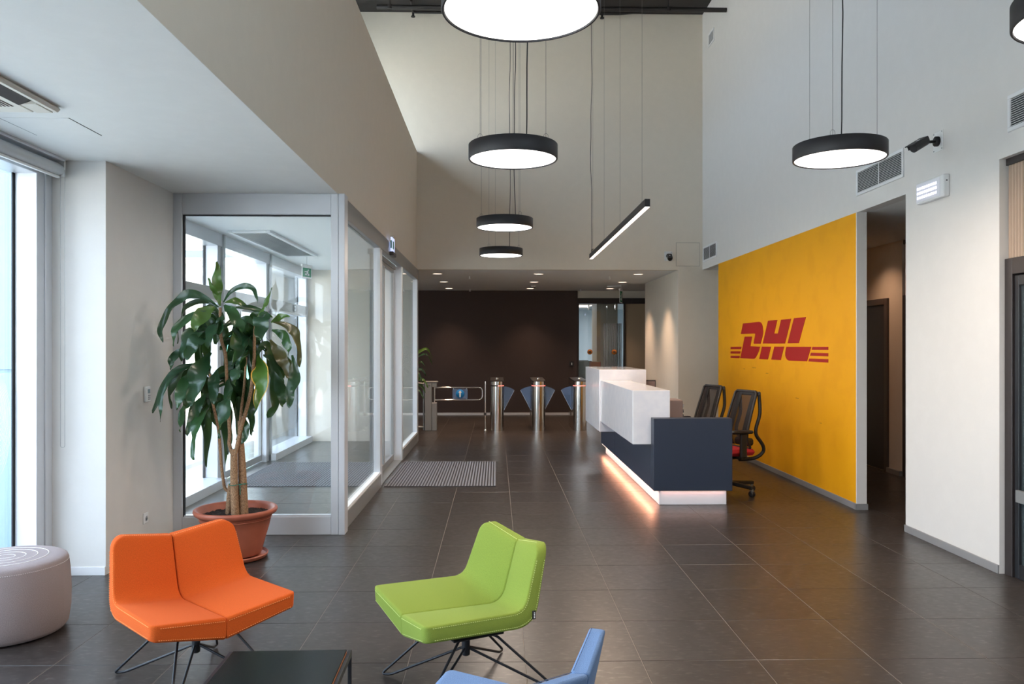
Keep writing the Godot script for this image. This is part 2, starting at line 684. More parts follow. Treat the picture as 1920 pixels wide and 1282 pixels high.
func _left_window() -> void:
	var w := put("window_1", Node3D.new())
	tag(w, "tall aluminium framed window left of the column", "window", "", "structure")
	# deep mullions; the last one stands against the column
	for d in [5.50, 4.1, 2.7, 1.3, -0.1, -1.5, -2.9, -4.3, -5.7]:
		bar(w, "mullion", M.aluminium, -3.29, -3.14, 0.0, Y_L, d, d + 0.09)
		bar(w, "gasket", M.gasket, -3.30, -3.29, 0.0, Y_L, d - 0.02, d + 0.02, 0.0)
	bar(w, "frame", M.aluminium, -3.3, -3.13, 0.0, Y_L, 5.59, 5.672)
	bar(w, "sill", M.aluminium, -3.36, -3.12, 0.0, 0.1, -6.2, 5.672)
	bar(w, "head", M.aluminium, -3.36, -3.14, 2.80, Y_L, -6.2, 5.672)
	for i in 8:
		bar(w, "pane", M.glass, -3.318, -3.308, 0.1, 2.80, 4.14 - i * 1.4, 5.54 - i * 1.4, 0.0)
	bar(w, "pane", M.glass, -3.318, -3.308, 0.1, 2.80, -6.2, -5.66, 0.0)
	# wiping marks left on the near pane: thin milky arcs
	var s := S()
	var arcs := 14
	for i in arcs:
		var pts := []
		for k in 15:
			var a := lerpf(-1.15, 1.2, k / 14.0)
			var r := 0.07 + i * 0.012
			pts.append(P(-3.3055, 1.25 - i * 0.012 + sin(a) * r * 1.6, 5.31 + cos(a) * r * 0.75))
		tube(s, pts, 0.0007, 4)
	obj("wiping_mark", s, M.white_edge, w)


func _vestibule() -> void:
	# glass screen facing the seating area
	var f := put("window_3", Node3D.new())
	tag(f, "aluminium framed glass screen of the entrance lobby behind the potted plant", "window", "", "structure")
	var al: Material = M.aluminium
	bar(f, "jamb", al, -2.757, -2.683, 0.0, Y_L, 6.84, 6.93)
	bar(f, "post", al, -1.415, -1.352, 0.0, Y_L, 6.84, 6.98)
	bar(f, "post", al, -1.350, -1.296, 0.0, Y_L, 6.835, 6.98)
	bar(f, "header", al, -2.683, -1.415, 2.745, Y_L, 6.845, 6.93)
	bar(f, "bottom_rail", al, -2.683, -1.415, 0.0, 0.155, 6.845, 6.93)
	bar(f, "glazing_bead", M.gasket, -2.683, -2.672, 0.155, 2.745, 6.87, 6.90, 0.0)
	bar(f, "glazing_bead", M.gasket, -2.683, -1.415, 2.735, 2.745, 6.87, 6.90, 0.0)
	bar(f, "glazing_bead", al, -2.672, -1.415, 0.155, 0.168, 6.86, 6.91, 0.001)
	bar(f, "pane", M.glass, -2.68, -1.415, 0.155, 2.745, 6.882, 6.892, 0.0)
	# side screen along the hall, with the inner sliding door
	var g := put("window_4", Node3D.new())
	tag(g, "aluminium framed glass screen along the hall with the inner door opening", "window", "", "structure")
	bar(g, "header", M.aluminium_dark, -1.40, -1.325, 2.745, Y_L, 6.98, D_B - 0.05)
	for q in [[9.18, 9.32], [11.26, 11.36], [13.46, 13.64]]:
		bar(g, "post", al, -1.50 if q[0] > 11.0 and q[0] < 12.0 else -1.41, -1.33, 0.0, 2.745, q[0], q[1])
	for q in [[6.98, 9.18], [11.36, 13.46]]:
		bar(g, "bottom_rail", M.aluminium_dark, -1.40, -1.32, 0.0, 0.15, q[0], q[1])
		bar(g, "glazing_bead", M.white_edge, -1.375, -1.325, 0.15, 0.18, q[0], q[1], 0.001)
		bar(g, "glazing_bead", al, -1.375, -1.325, 0.18, 2.745, q[1] - 0.06, q[1], 0.001)
		bar(g, "pane", M.glass, -1.372, -1.362, 0.15, 2.745, q[0], q[1], 0.0)
	# inner sliding door
	var dr := put("door_1", Node3D.new())
	tag(dr, "inner glass sliding door between the entrance lobby and the hall", "door", "", "structure")
	for q in [[9.34, 10.28, -1.46], [10.29, 11.25, -1.46]]:
		_glass_leaf(dr, q[2], q[0], q[1], 2.70, M.aluminium_dark)
	bar(dr, "head_rail", M.aluminium_dark, -1.50, -1.42, 2.70, 2.76, 9.32, 11.26)
	bar(dr, "threshold", M.aluminium_dark, -1.52, -1.33, 0.0, 0.012, 9.32, 11.26)
	# outer glazing
	var w := put("window_5", Node3D.new())
	tag(w, "outer glazed front of the entrance lobby", "window", "", "structure")
	var X := -3.37
	for q in [[7.0, 7.1], [9.25, 9.36], [11.2, 11.31], [13.54, 13.66]]:
		bar(w, "mullion", al, X - 0.02, -3.215, 0.0, 2.86, q[0], q[1])
	for q in [9.36, 11.31]:
		bar(w, "post", M.aluminium_dark, -3.24, -3.18, 0.0, Y_L, q, q + 0.05)
	bar(w, "head", al, X - 0.03, -3.2, 2.78, Y_L, 6.86, 13.66)
	for q in [[7.1, 9.25], [11.31, 13.54]]:
		bar(w, "sill", al, X - 0.03, -3.11, 0.0, 0.10, q[0], q[1])
		bar(w, "pane", M.glass, X - 0.005, X + 0.005, 0.10, 2.80, q[0], q[1], 0.0)
		bar(w, "glazing_bead", M.gasket, X - 0.01, X + 0.012, 0.10, 2.80, q[1] - 0.02, q[1], 0.0)
	bar(w, "pane", M.glass, X - 0.005, X + 0.005, 2.29, 2.80, 9.36, 11.2, 0.0)
	for q in [[7.1, 7.75], [7.76, 9.24], [9.40, 10.25], [10.26, 11.2], [11.31, 12.0], [12.01, 13.54]]:
		bar(w, "door_operator_cover", M.aluminium_dark, -3.30, -3.21, 2.15, 2.295, q[0], q[1], 0.004)
	bar(w, "operator_rail", al, -3.3, -3.2, 2.12, 2.15, 7.1, 13.54)
	var s := S()
	bxd(s, -3.209, -3.205, 2.17, 2.275, 12.62, 12.9, 0.001)
	var sw := obj("switch_plate", s, M.frame_black, w)
	s = S()
	tube(s, bend([P(-3.203, 2.195, 12.70), P(-3.203, 2.195, 12.78), P(-3.203, 2.25, 12.78), P(-3.203, 2.25, 12.70)], 0.01), 0.005, 6)
	obj("switch_mark", s, M.white_edge, sw)
	var dr2 := put("door_2", Node3D.new())
	tag(dr2, "outer glass sliding door of the entrance lobby", "door", "", "structure")
	_glass_leaf(dr2, -3.30, 9.37, 10.27, 2.12, M.aluminium_dark)
	_glass_leaf(dr2, -3.30, 10.28, 11.2, 2.12, M.aluminium_dark)
	# door mats inside and outside the inner door
	_mat("ribbed grey entrance mat on the tiles in front of the inner sliding door", -1.29, 0.004, 9.16, 11.12)
	_mat("dark ribbed entrance mat inside the glass lobby", -3.08, -1.5, 9.2, 11.1)
	# ceiling heater grille in the lobby
	var ac := thing("ceiling_grille", "long white framed ceiling grille inside the glass lobby", "vent", P(-2.78, Y_L, 10.2))
	s = S()
	for q in [[-0.24, -0.19], [0.19, 0.24]]:
		box(s, Vector3(q[0], -0.03, -1.2), Vector3(q[1], 0, 1.2), 0.004)
	for q in [[-1.2, -1.15], [1.15, 1.2]]:
		box(s, Vector3(-0.19, -0.03, q[0]), Vector3(0.19, 0, q[1]), 0.004)
	obj("frame", s, M.vent_white, ac)
	s = S()
	box(s, Vector3(-0.19, -0.006, -1.15), Vector3(0.19, 0, 1.15))
	obj("backing", s, M.vent_dark, ac)
	for i in 15:
		s = S()
		var x := -0.175 + i * 0.025
		box(s, Vector3(x - 0.004, -0.022, -1.15), Vector3(x + 0.004, -0.008, 1.15))
		obj("slat", s, M.grey_metal, ac)
	_flag_sign(P(-2.75, Y_L, 11.6), PI / 2 - 0.35, "green exit sign hanging from the ceiling inside the glass lobby", 0.12, 0.26, 0.2)
	var dl := thing("ceiling_spot", "small round ceiling spot inside the glass lobby", "light", P(-2.2, Y_L, 8.0))
	s = S()
	lathe(s, [Vector2(0.03, -0.006), Vector2(0.055, -0.006), Vector2(0.055, 0.0)], 20)
	obj("ring", s, M.aluminium_dark, dl)
	s = S()
	disc_y(s, Vector3(0, -0.004, 0), 0.03, 0.004, 16)
	obj("lens", s, M.white_plastic, dl)
	# lit exit sign on the header above the inner door
	var ex := thing("exit_sign", "small blue-lit exit sign fixed to the header above the inner sliding door", "sign", P(-1.325, 2.75, 10.05))
	s = S()
	box(s, Vector3(0, 0.0, -0.14), Vector3(0.05, 0.05, 0.14), 0.006)
	obj("housing", s, M.frame_black, ex)
	s = S()
	box(s, Vector3(0.012, 0.05, -0.13), Vector3(0.03, 0.23, 0.13), 0.002)
	var pl := obj("lit_plate", s, M.sign_glow, ex)
	s = S()
	box(s, Vector3(0.0301, 0.09, -0.05), Vector3(0.032, 0.19, 0.06), 0.0005)
	obj("pictogram", s, M.sign_green, pl)
	s = S()
	box(s, Vector3(0.013, 0.09, 0.1301), Vector3(0.029, 0.19, 0.132), 0.0005)
	obj("pictogram", s, M.sign_green, pl)
	s = S()
	box(s, Vector3(-0.0, 0.23, -0.03), Vector3(0.035, 0.26, 0.03), 0.004)
	obj("bracket", s, M.chrome, ex)


func _glass_leaf(root: Node, x: float, d0: float, d1: float, h: float, m: Material) -> void:
	var s := S()
	bxd(s, x - 0.02, x + 0.02, 0.015, 0.10, d0, d1, 0.003)
	bxd(s, x - 0.02, x + 0.02, h - 0.05, h, d0, d1, 0.003)
	bxd(s, x - 0.02, x + 0.02, 0.10, h - 0.05, d0, d0 + 0.03, 0.003)
	bxd(s, x - 0.02, x + 0.02, 0.10, h - 0.05, d1 - 0.03, d1, 0.003)
	var lf := obj("leaf_frame", s, m, root)
	s = S()
	bxd(s, x - 0.005, x + 0.005, 0.10, h - 0.05, d0 + 0.03, d1 - 0.03)
	obj("pane", s, M.glass, lf)


func _mat(label: String, x0: float, x1: float, d0: float, d1: float) -> void:
	var t := thing("door_mat", label, "mat", P((x0 + x1) / 2, 0, (d0 + d1) / 2))
	var hx := (x1 - x0) / 2
	var hd := (d1 - d0) / 2
	var s := S()
	box(s, Vector3(-hx, 0, -hd), Vector3(hx, 0.006, hd), 0.002)
	obj("backing", s, M.mat_dark, t)
	s = S()
	var n := int((x1 - x0) / 0.034)
	for i in n:
		var x := -hx + (i + 0.5) * (x1 - x0) / n
		box(s, Vector3(x - 0.009, 0.006, -hd + 0.005), Vector3(x + 0.009, 0.013, hd - 0.005), 0.003)
	var o := obj("rib", s, M.mat_light, t)
	o.set_meta("kind", "stuff")


func _flag_sign(at: Vector3, turn: float, label: String, drop: float, w: float, h: float) -> Node3D:
	var t := thing("exit_sign", label, "sign", at, turn)
	var s := S(true)
	tube(s, [Vector3(0, 0, 0), Vector3(0, -drop, 0)], 0.008, 8)
	obj("rod", s, M.white_plastic, t)
	s = S()
	box(s, Vector3(-w / 2, -drop - 0.03, -0.016), Vector3(w / 2, -drop, 0.016), 0.004)
	obj("housing", s, M.white_plastic, t)
	s = S()
	box(s, Vector3(-w / 2 + 0.01, -drop - h, -0.004), Vector3(w / 2 - 0.01, -drop - 0.03, 0.004), 0.001)
	var p := obj("plate", s, M.sign_white, t)
	s = S()
	for z in [-0.0052, 0.0042]:
		box(s, Vector3(-w / 2 + 0.025, -drop - h + 0.02, z), Vector3(w / 2 - 0.025, -drop - 0.05, z + 0.001))
	var gr := obj("green_field", s, M.sign_green, p)
	gr.name = "green_field"
	s = S()
	for z in [-0.0062, 0.0052]:   # running figure and arrow, cut as plain strokes
		var k := (h - 0.07)
		var y0 := -drop - h + 0.03
		for q in [[0.02, 0.62, 0.05, 0.78], [-0.01, 0.3, 0.035, 0.62], [-0.05, 0.12, 0.0, 0.3], [0.02, 0.08, 0.06, 0.3], [-0.06, 0.45, 0.0, 0.55]]:
			box(s, Vector3(q[0] * w / 0.26, y0 + q[1] * k, z), Vector3(q[2] * w / 0.26, y0 + q[3] * k, z + 0.001))
	obj("running_figure", s, M.sign_white, t)
	return t


# ---------------------------------------------------------------- the dark lobby at the back
func _lobby() -> void:
	var s := S()
	bxd(s, -4.2, 5.0, Y_S, Y_S + 0.2, D_B + 0.14, 19.0)
	struct("ceiling_002", s, M.ceiling_paint, "low lobby ceiling with downlights")
	s = S()
	bxd(s, -4.2, 1.934, 0.0, Y_S, 18.8, 18.95)
	struct("wall_lobby", s, M.dark_wall, "dark brown lobby wall behind the turnstiles")
	s = S()
	bxd(s, -4.2, -4.0, 0.0, Y_S, D_B, 18.8)
	struct("wall_lobby_left", s, M.wall_paint, "left wall of the dark lobby")
	s = S()
	bxd(s, 1.934, 5.0, 2.765, Y_S, 18.82, 18.95)
	struct("wall_lintel", s, M.wall_paint, "cream lintel above the glass doors at the back")
	s = S()
	bxd(s, 4.9, 5.0, 0.0, Y_S, 16.75, 18.95)
	struct("wall_lobby_right", s, M.wall_paint, "right wall of the dark lobby")
	var d := put("door_3", Node3D.new())
	tag(d, "glass sliding doors in a dark frame at the back of the lobby", "door", "", "structure")
	bar(d, "header", M.frame_black, 1.934, 4.9, 2.634, 2.765, 18.76, 18.86)
	bar(d, "jamb", M.frame_black, 1.934, 1.965, 0.0, 2.634, 18.78, 18.86)
	bar(d, "jamb", M.frame_black, 3.02, 3.06, 0.0, 2.634, 18.74, 18.86)
	bar(d, "side_panel", M.beige_panel, 3.06, 4.9, 0.0, 2.634, 18.80, 18.86)
	bar(d, "sliding_leaf", M.glass, 1.965, 2.64, 0.0, 2.62, 18.815, 18.825, 0.0)
	bar(d, "sliding_leaf", M.glass, 2.62, 3.02, 0.0, 2.62, 18.785, 18.795, 0.0)
	for q in [[2.225, 18.805], [2.80, 18.775]]:
		s = S(true)
		var xf := Transform3D(Basis(Vector3.RIGHT, PI / 2), P(q[0], 1.49, q[1]))
		_disc_at(s, xf, 0.062, 0.004)
		var st := obj("warning_sticker", s, M.sticker_orange, d)
		s = S()
		bxd(s, q[0] - 0.03, q[0] + 0.03, 1.475, 1.505, q[1] - 0.007, q[1] - 0.004)
		obj("sticker_bar", s, M.frame_black, st)
	for x in [2.19, 2.83]:
		s = S()
		bxd(s, x - 0.02, x + 0.02, 2.48, 2.63, 18.74, 18.78, 0.005)
		obj("hanger", s, M.chrome, d)
	# card reader
	var r := thing("card_reader", "small black card reader on the dark wall beside the glass doors", "reader", P(1.79, 1.15, 18.8))
	s = S()
	box(s, Vector3(-0.05, 0, 0), Vector3(0.05, 0.12, 0.025), 0.006)
	obj("case", s, M.black_plastic, r)
	s = S()
	box(s, Vector3(-0.008, 0.03, 0.025), Vector3(0.012, 0.085, 0.027))
	obj("indicator", s, M.white_edge, r)
	# downlights and the smaller ceiling fittings
	var proto: Node3D
	var rows := ["front", "middle", "rear"]
	var cols := ["left", "centre", "right"]
	for i in 3:
		for j in 3:
			var at := P([-1.07, 0.78, 2.6][j], Y_S, [14.5, 16.3, 18.1][i])
			var lab: String = "round recessed downlight in the lobby ceiling, %s row, %s of three" % [rows[i], cols[j]]
			if proto == null:
				proto = thing("downlight", lab, "downlight", at, 0.0, "lobby downlights")
				s = S()
				lathe(s, [Vector2(0.08, -0.004), Vector2(0.095, -0.006), Vector2(0.1, 0.0)], 28)
				obj("trim_ring", s, M.white_plastic, proto)
				s = S()
				disc_y(s, Vector3(0, -0.003, 0), 0.082, 0.003, 28)
				obj("lens", s, M.downlight_glow, proto)
			else:
				copy(proto, "downlight", lab, at)
			var sp := SpotLight3D.new()
			sp.spot_angle = 46.0
			sp.spot_angle_attenuation = 0.9
			sp.spot_range = 12.0
			sp.spot_attenuation = 2.0
			sp.light_size = 0.07
			sp.rotation.x = -PI / 2
			shared(sp, "downlight_beam", at + Vector3(0, -0.015, 0), C(255, 214, 180), SPOT * (0.4 if i == 2 else 1.0))
	var sd := thing("smoke_detector", "white smoke detector on the lobby ceiling between the centre downlights", "detector", P(0.82, Y_S, 17.3))
	s = S()
	lathe(s, [Vector2(0, -0.05), Vector2(0.035, -0.05), Vector2(0.05, -0.03), Vector2(0.06, -0.012), Vector2(0.06, 0)], 24, Vector3.ZERO, 2.0)
	obj("case", s, M.white_plastic, sd)
	s = S()
	lathe(s, [Vector2(0.036, -0.049), Vector2(0.05, -0.034)], 24)
	obj("inlet", s, M.vent_dark, sd)
	var sp0: Node3D
	for q in [[-0.5, 15.0, "front left"], [2.15, 15.0, "front right"], [-0.6, 18.3, "rear left"], [1.95, 18.3, "rear right"]]:
		var lb: String = "tiny sprinkler head hanging from the lobby ceiling, %s" % q[2]
		if sp0 == null:
			sp0 = thing("sprinkler", lb, "sprinkler", P(q[0], Y_S, q[1]), 0.0, "lobby sprinklers")
			s = S()
			lathe(s, [Vector2(0.012, -0.05), Vector2(0.012, 0.0)], 10)
			obj("stem", s, M.white_plastic, sp0)
			s = S()
			disc_y(s, Vector3(0, -0.056, 0), 0.026, 0.006, 14)
			obj("deflector", s, M.white_plastic, sp0)
		else:
			copy(sp0, "sprinkler", lb, P(q[0], Y_S, q[1]))
	var ex := _flag_sign(P(2.68, Y_S, 17.0), PI / 2 - 0.35, "exit sign seen edge-on, hanging from the lobby ceiling before the glass doors", 0.09, 0.3, 0.3)
	s = S()
	box(s, Vector3(-0.01, -0.06, -0.3), Vector3(0.01, -0.04, 0.0), 0.003, Transform3D(Basis(), Vector3(0, 0.02, 0)))
	obj("arm", s, M.white_plastic, ex)
	# room beyond the glass doors
	s = S()
	bxd(s, 1.0, 1.1, 0, 3.0, 18.95, 26.5)
	bxd(s, 4.95, 5.05, 0, 3.0, 18.95, 26.5)
	bxd(s, 1.0, 5.05, 0, 3.0, 26.4, 26.5)
	struct("wall_office", s, M.pale_cladding, "pale walls of the room beyond the glass doors")
	s = S()
	bxd(s, 1.0, 5.05, 2.85, 3.0, 18.95, 26.5)
	struct("ceiling_003", s, M.ceiling_paint, "white ceiling of the room beyond the glass doors")
	s = S()
	bxd(s, 2.78, 3.3, 0, 2.85, 21.5, 21.62)
	bxd(s, 2.62, 2.78, 0, 2.85, 20.6, 21.62)
	struct("wall_office_inner", s, M.beige_panel, "dark olive wall end beyond the glass doors")
	s = S()
	for i in 14:
		bxd(s, 2.78 + i * 0.045, 2.815 + i * 0.045, 0.0, 2.25, 21.44, 21.5, 0.012)
	var rm := struct("door_4", s, M.ribbed_metal, "ribbed steel door beyond the glass doors")
	rm.name = "door_4"
	var al := AreaLight3D.new()
	al.area_size = Vector2(1.2, 1.2)
	al.rotation.x = -PI / 2
	shared(al, "office_ceiling_light", P(2.2, 2.80, 23.6), C(235, 245, 255), 10.0)
	var op := thing("ceiling_panel_light", "square white ceiling light panel in the room beyond the glass doors", "light", P(2.2, 2.85, 23.6))
	s = S()
	box(s, Vector3(-0.62, -0.03, -0.62), Vector3(0.62, 0, 0.62), 0.005)
	obj("frame", s, M.white_plastic, op)
	s = S()
	box(s, Vector3(-0.6, -0.034, -0.6), Vector3(0.6, -0.03, 0.6))
	obj("diffuser", s, M.downlight_glow, op)
	for q in [[2.28, 21.6, "black_plastic", "black visitor chair beyond the glass doors, nearer of the two black ones", 0.4], [2.33, 22.8, "black_plastic", "black visitor chair beyond the glass doors, farther of the two black ones", 0.4], [2.30, 20.1, "red_fabric", "dark red visitor chair beyond the glass doors", 2.2]]:
		_visitor_chair(P(q[0], 0, q[1]), q[4], M[q[2]], q[3])


func _disc_at(s: SurfaceTool, xf: Transform3D, r: float, h: float, n := 24) -> void:   # flat disc, axis = local y
	var t := S(true)
	disc_y(t, Vector3.ZERO, r, h, n)
	t.generate_normals()
	s.append_from(t.commit(), 0, xf)


func _visitor_chair(at: Vector3, turn: float, m: Material, label: String) -> void:
	var t := thing("visitor_chair", label, "chair", at, turn, "")
	t.scale = Vector3(1, 1.42, 1)
	var s := S()
	box(s, Vector3(-0.22, 0.43, -0.22), Vector3(0.22, 0.47, 0.22), 0.015)
	obj("seat", s, m, t)
	s = S()
	box(s, Vector3(-0.21, 0.55, 0.2), Vector3(0.21, 0.9, 0.23), 0.012, Transform3D(Basis(Vector3.RIGHT, 0.12), Vector3(0, 0.0, -0.03)))
	obj("backrest", s, m, t)
	for x in [-0.2, 0.2]:
		for z in [-0.2, 0.2]:
			s = S(true)
			tube(s, [Vector3(x, 0.44, z), Vector3(x * 1.1, 0, z * 1.15)], 0.011, 8)
			obj("leg", s, M.rod_black, t)
		s = S(true)
		tube(s, [Vector3(x, 0.44, 0.19), Vector3(x, 0.6, 0.235)], 0.011, 8)
		obj("back_post", s, M.rod_black, t)


# ---------------------------------------------------------------- corridor and glazed room on the right
func _right_rooms() -> void:
	var s := S()
	bxd(s, X_R + 0.12, 7.0, Y_S, Y_S + 0.2, -1.0, D_B)
	struct("ceiling_004", s, M.ceiling_paint, "low ceiling of the corridor and the glazed room")
	s = S()
	bxd(s, 5.06, 5.2, 0, Y_S, 9.80, D_B)
	struct("wall_corridor", s, M.wall_paint, "cream corridor wall with the brown door")
	s = S()
	bxd(s, X_R + 0.1, 7.0, 0, Y_S, 6.4, 6.5)
	struct("wall_partition", s, M.wall_paint, "partition between corridor and glazed room")
	s = S()
	bxd(s, 5.02, 5.06, 0, 0.062, 9.80, 10.13, 0.002)
	struct("baseboard_corridor", s, M.baseboard, "grey baseboard in the corridor")
	var d := put("door_5", Node3D.new())
	tag(d, "dark brown corridor door right of the yellow wall", "door", "", "structure")
	var F: Material = M.door_brown
	bar(d, "door_frame", F, 5.03, 5.06, 0, 2.24, 10.13, 10.21)
	bar(d, "door_frame", F, 5.03, 5.06, 2.16, 2.24, 10.21, 11.2)
	bar(d, "door_frame", F, 5.03, 5.06, 0, 2.24, 11.2, 11.28)
	var lf := bar(d, "door_leaf", M.frame_black, 5.045, 5.059, 0.01, 2.16, 10.21, 11.2)
	s = S(true)
	tube(s, bend([P(5.045, 1.02, 11.12), P(4.99, 1.02, 11.12), P(4.99, 1.02, 10.99)], 0.02), 0.01, 8)
	obj("handle", s, M.chrome, lf)
	s = S()
	bxd(s, 5.04, 5.046, 0.86, 0.93, 11.09, 11.15, 0.002)
	obj("lock_plate", s, M.chrome, lf)
	# slats and dark glazing at the near end of the corridor wall
	s = S()
	bxd(s, 5.12, 5.2, 0, Y_S, 6.5, 9.80)
	struct("wall_corridor_near", s, M.slat_gap, "recessed corridor wall behind the slats")
	var sl := thing("slat_panel", "pale wooden slats above the dark glazing at the end of the corridor", "panel", P(5.12, 2.25, 9.8))
	for i in 14:
		s = S()
		box(s, Vector3(-0.035, 0, 0.012 + i * 0.034), Vector3(0, 0.64, 0.038 + i * 0.034), 0.003)
		obj("slat", s, M.slat_wood, sl)
	s = S()
	box(s, Vector3(-0.05, 0.64, 0), Vector3(0.0, 0.69, 0.5), 0.002)
	obj("top_track", s, M.frame_black, sl)
	var gl := put("window_6", Node3D.new())
	tag(gl, "dark framed glazing at the end of the corridor", "window", "", "structure")
	bar(gl, "frame", M.frame_black, 5.06, 5.12, 0, 2.25, 9.68, 9.80)
	bar(gl, "frame", M.frame_black, 5.06, 5.12, 2.15, 2.25, 6.6, 9.68)
	bar(gl, "pane", M.glass_dark, 5.08, 5.09, 0, 2.15, 6.6, 9.68, 0.0)
	var dl := thing("downlight", "round recessed downlight in the corridor ceiling", "downlight", P(4.6, Y_S, 10.1))
	s = S()
	lathe(s, [Vector2(0.08, -0.004), Vector2(0.095, -0.006), Vector2(0.1, 0.0)], 28)
	obj("trim_ring", s, M.white_plastic, dl)
	s = S()
	disc_y(s, Vector3(0, -0.003, 0), 0.082, 0.003, 28)
	obj("lens", s, M.downlight_glow, dl)
	var sp := SpotLight3D.new()
	sp.spot_angle = 62.0
	sp.spot_angle_attenuation = 0.9
	sp.spot_range = 10.0
	sp.spot_attenuation = 2.0
	sp.light_size = 0.07
	sp.rotation.x = -PI / 2
	shared(sp, "corridor_beam", P(4.6, Y_S - 0.015, 10.1), C(255, 200, 160), 1.0)
	# glazed room: slat panel above, dark frame, glass, beige curtain edge
	var up := thing("slat_panel", "pale wooden slats above the dark framed glass door at the right edge", "panel", P(3.66, 2.235, 5.565))
	for i in 40:
		s = S()
		box(s, Vector3(-0.03, 0, 0.006 + i * 0.0315), Vector3(-0.005, 0.66, 0.033 + i * 0.0315), 0.003)
		obj("slat", s, M.slat_wood, up)
	s = S()
	box(s, Vector3(-0.005, 0, 0), Vector3(0.02, 0.71, 3.9))
	obj("backing", s, M.slat_gap, up)
	s = S()
	box(s, Vector3(-0.045, 0.66, 0), Vector3(0.0, 0.708, 3.9), 0.002)
	obj("top_track", s, M.frame_black, up)
	var gd := put("door_6", Node3D.new())
	tag(gd, "dark framed glass door at the right edge", "door", "", "structure")
	bar(gd, "frame", M.frame_black, 3.61, 3.70, 0, 2.235, 5.49, 5.572)
	bar(gd, "frame", M.frame_black, 3.61, 3.70, 2.12, 2.235, 1.6, 5.49)
	var leaf := bar(gd, "leaf_frame", M.rod_black, 3.625, 3.675, 0.0, 2.11, 5.44, 5.485)
	bar(gd, "leaf_frame", M.rod_black, 3.625, 3.675, 0.0, 0.10, 4.4, 5.44)
	bar(gd, "leaf_frame", M.rod_black, 3.625, 3.675, 2.04, 2.11, 4.4, 5.44)
	bar(gd, "pane", M.glass, 3.645, 3.655, 0.1, 2.04, 4.4, 5.44, 0.0)
	bar(gd, "pane", M.glass, 3.645, 3.655, 0.0, 2.12, 1.6, 4.4, 0.0)
	bar(gd, "push_bar", M.grey_metal, 3.60, 3.625, 0.535, 0.62, 4.4, 5.44)
	s = S()
	bxd(s, 7.0, 7.1, 0, Y_S, -1.0, 6.5)
	bxd(s, X_R + 0.12, 7.0, 0, Y_S, -1.1, -1.0)
	struct("wall_room", s, M.taupe, "walls of the glazed room on the right")
	var cu := thing("sliding_panel", "tall beige panel standing behind the glass door at the right edge", "panel", P(4.17, 0, 6.3))
	s = S()
	box(s, Vector3(0, 0.02, -0.02), Vector3(0.9, 2.1, 0.02), 0.004)
	obj("board", s, M.beige_panel, cu)
	s = S()
	box(s, Vector3(0, 0, -0.03), Vector3(0.9, 0.02, 0.03), 0.003)
	obj("foot_rail", s, M.frame_black, cu)
	var wl := thing("ceiling_lamp", "round ceiling lamp inside the glazed room", "light", P(5.2, Y_S, 4.2))
	s = S()
	lathe(s, [Vector2(0.0, -0.06), Vector2(0.14, -0.06), Vector2(0.16, -0.04), Vector2(0.16, 0)], 28)
	obj("body", s, M.downlight_glow, wl)
	var om := OmniLight3D.new()
	om.light_size = 0.12
	om.omni_range = 12.0
	shared(om, "glazed_room_light", P(5.2, Y_S - 0.2, 4.2), C(255, 214, 170), 0.35)


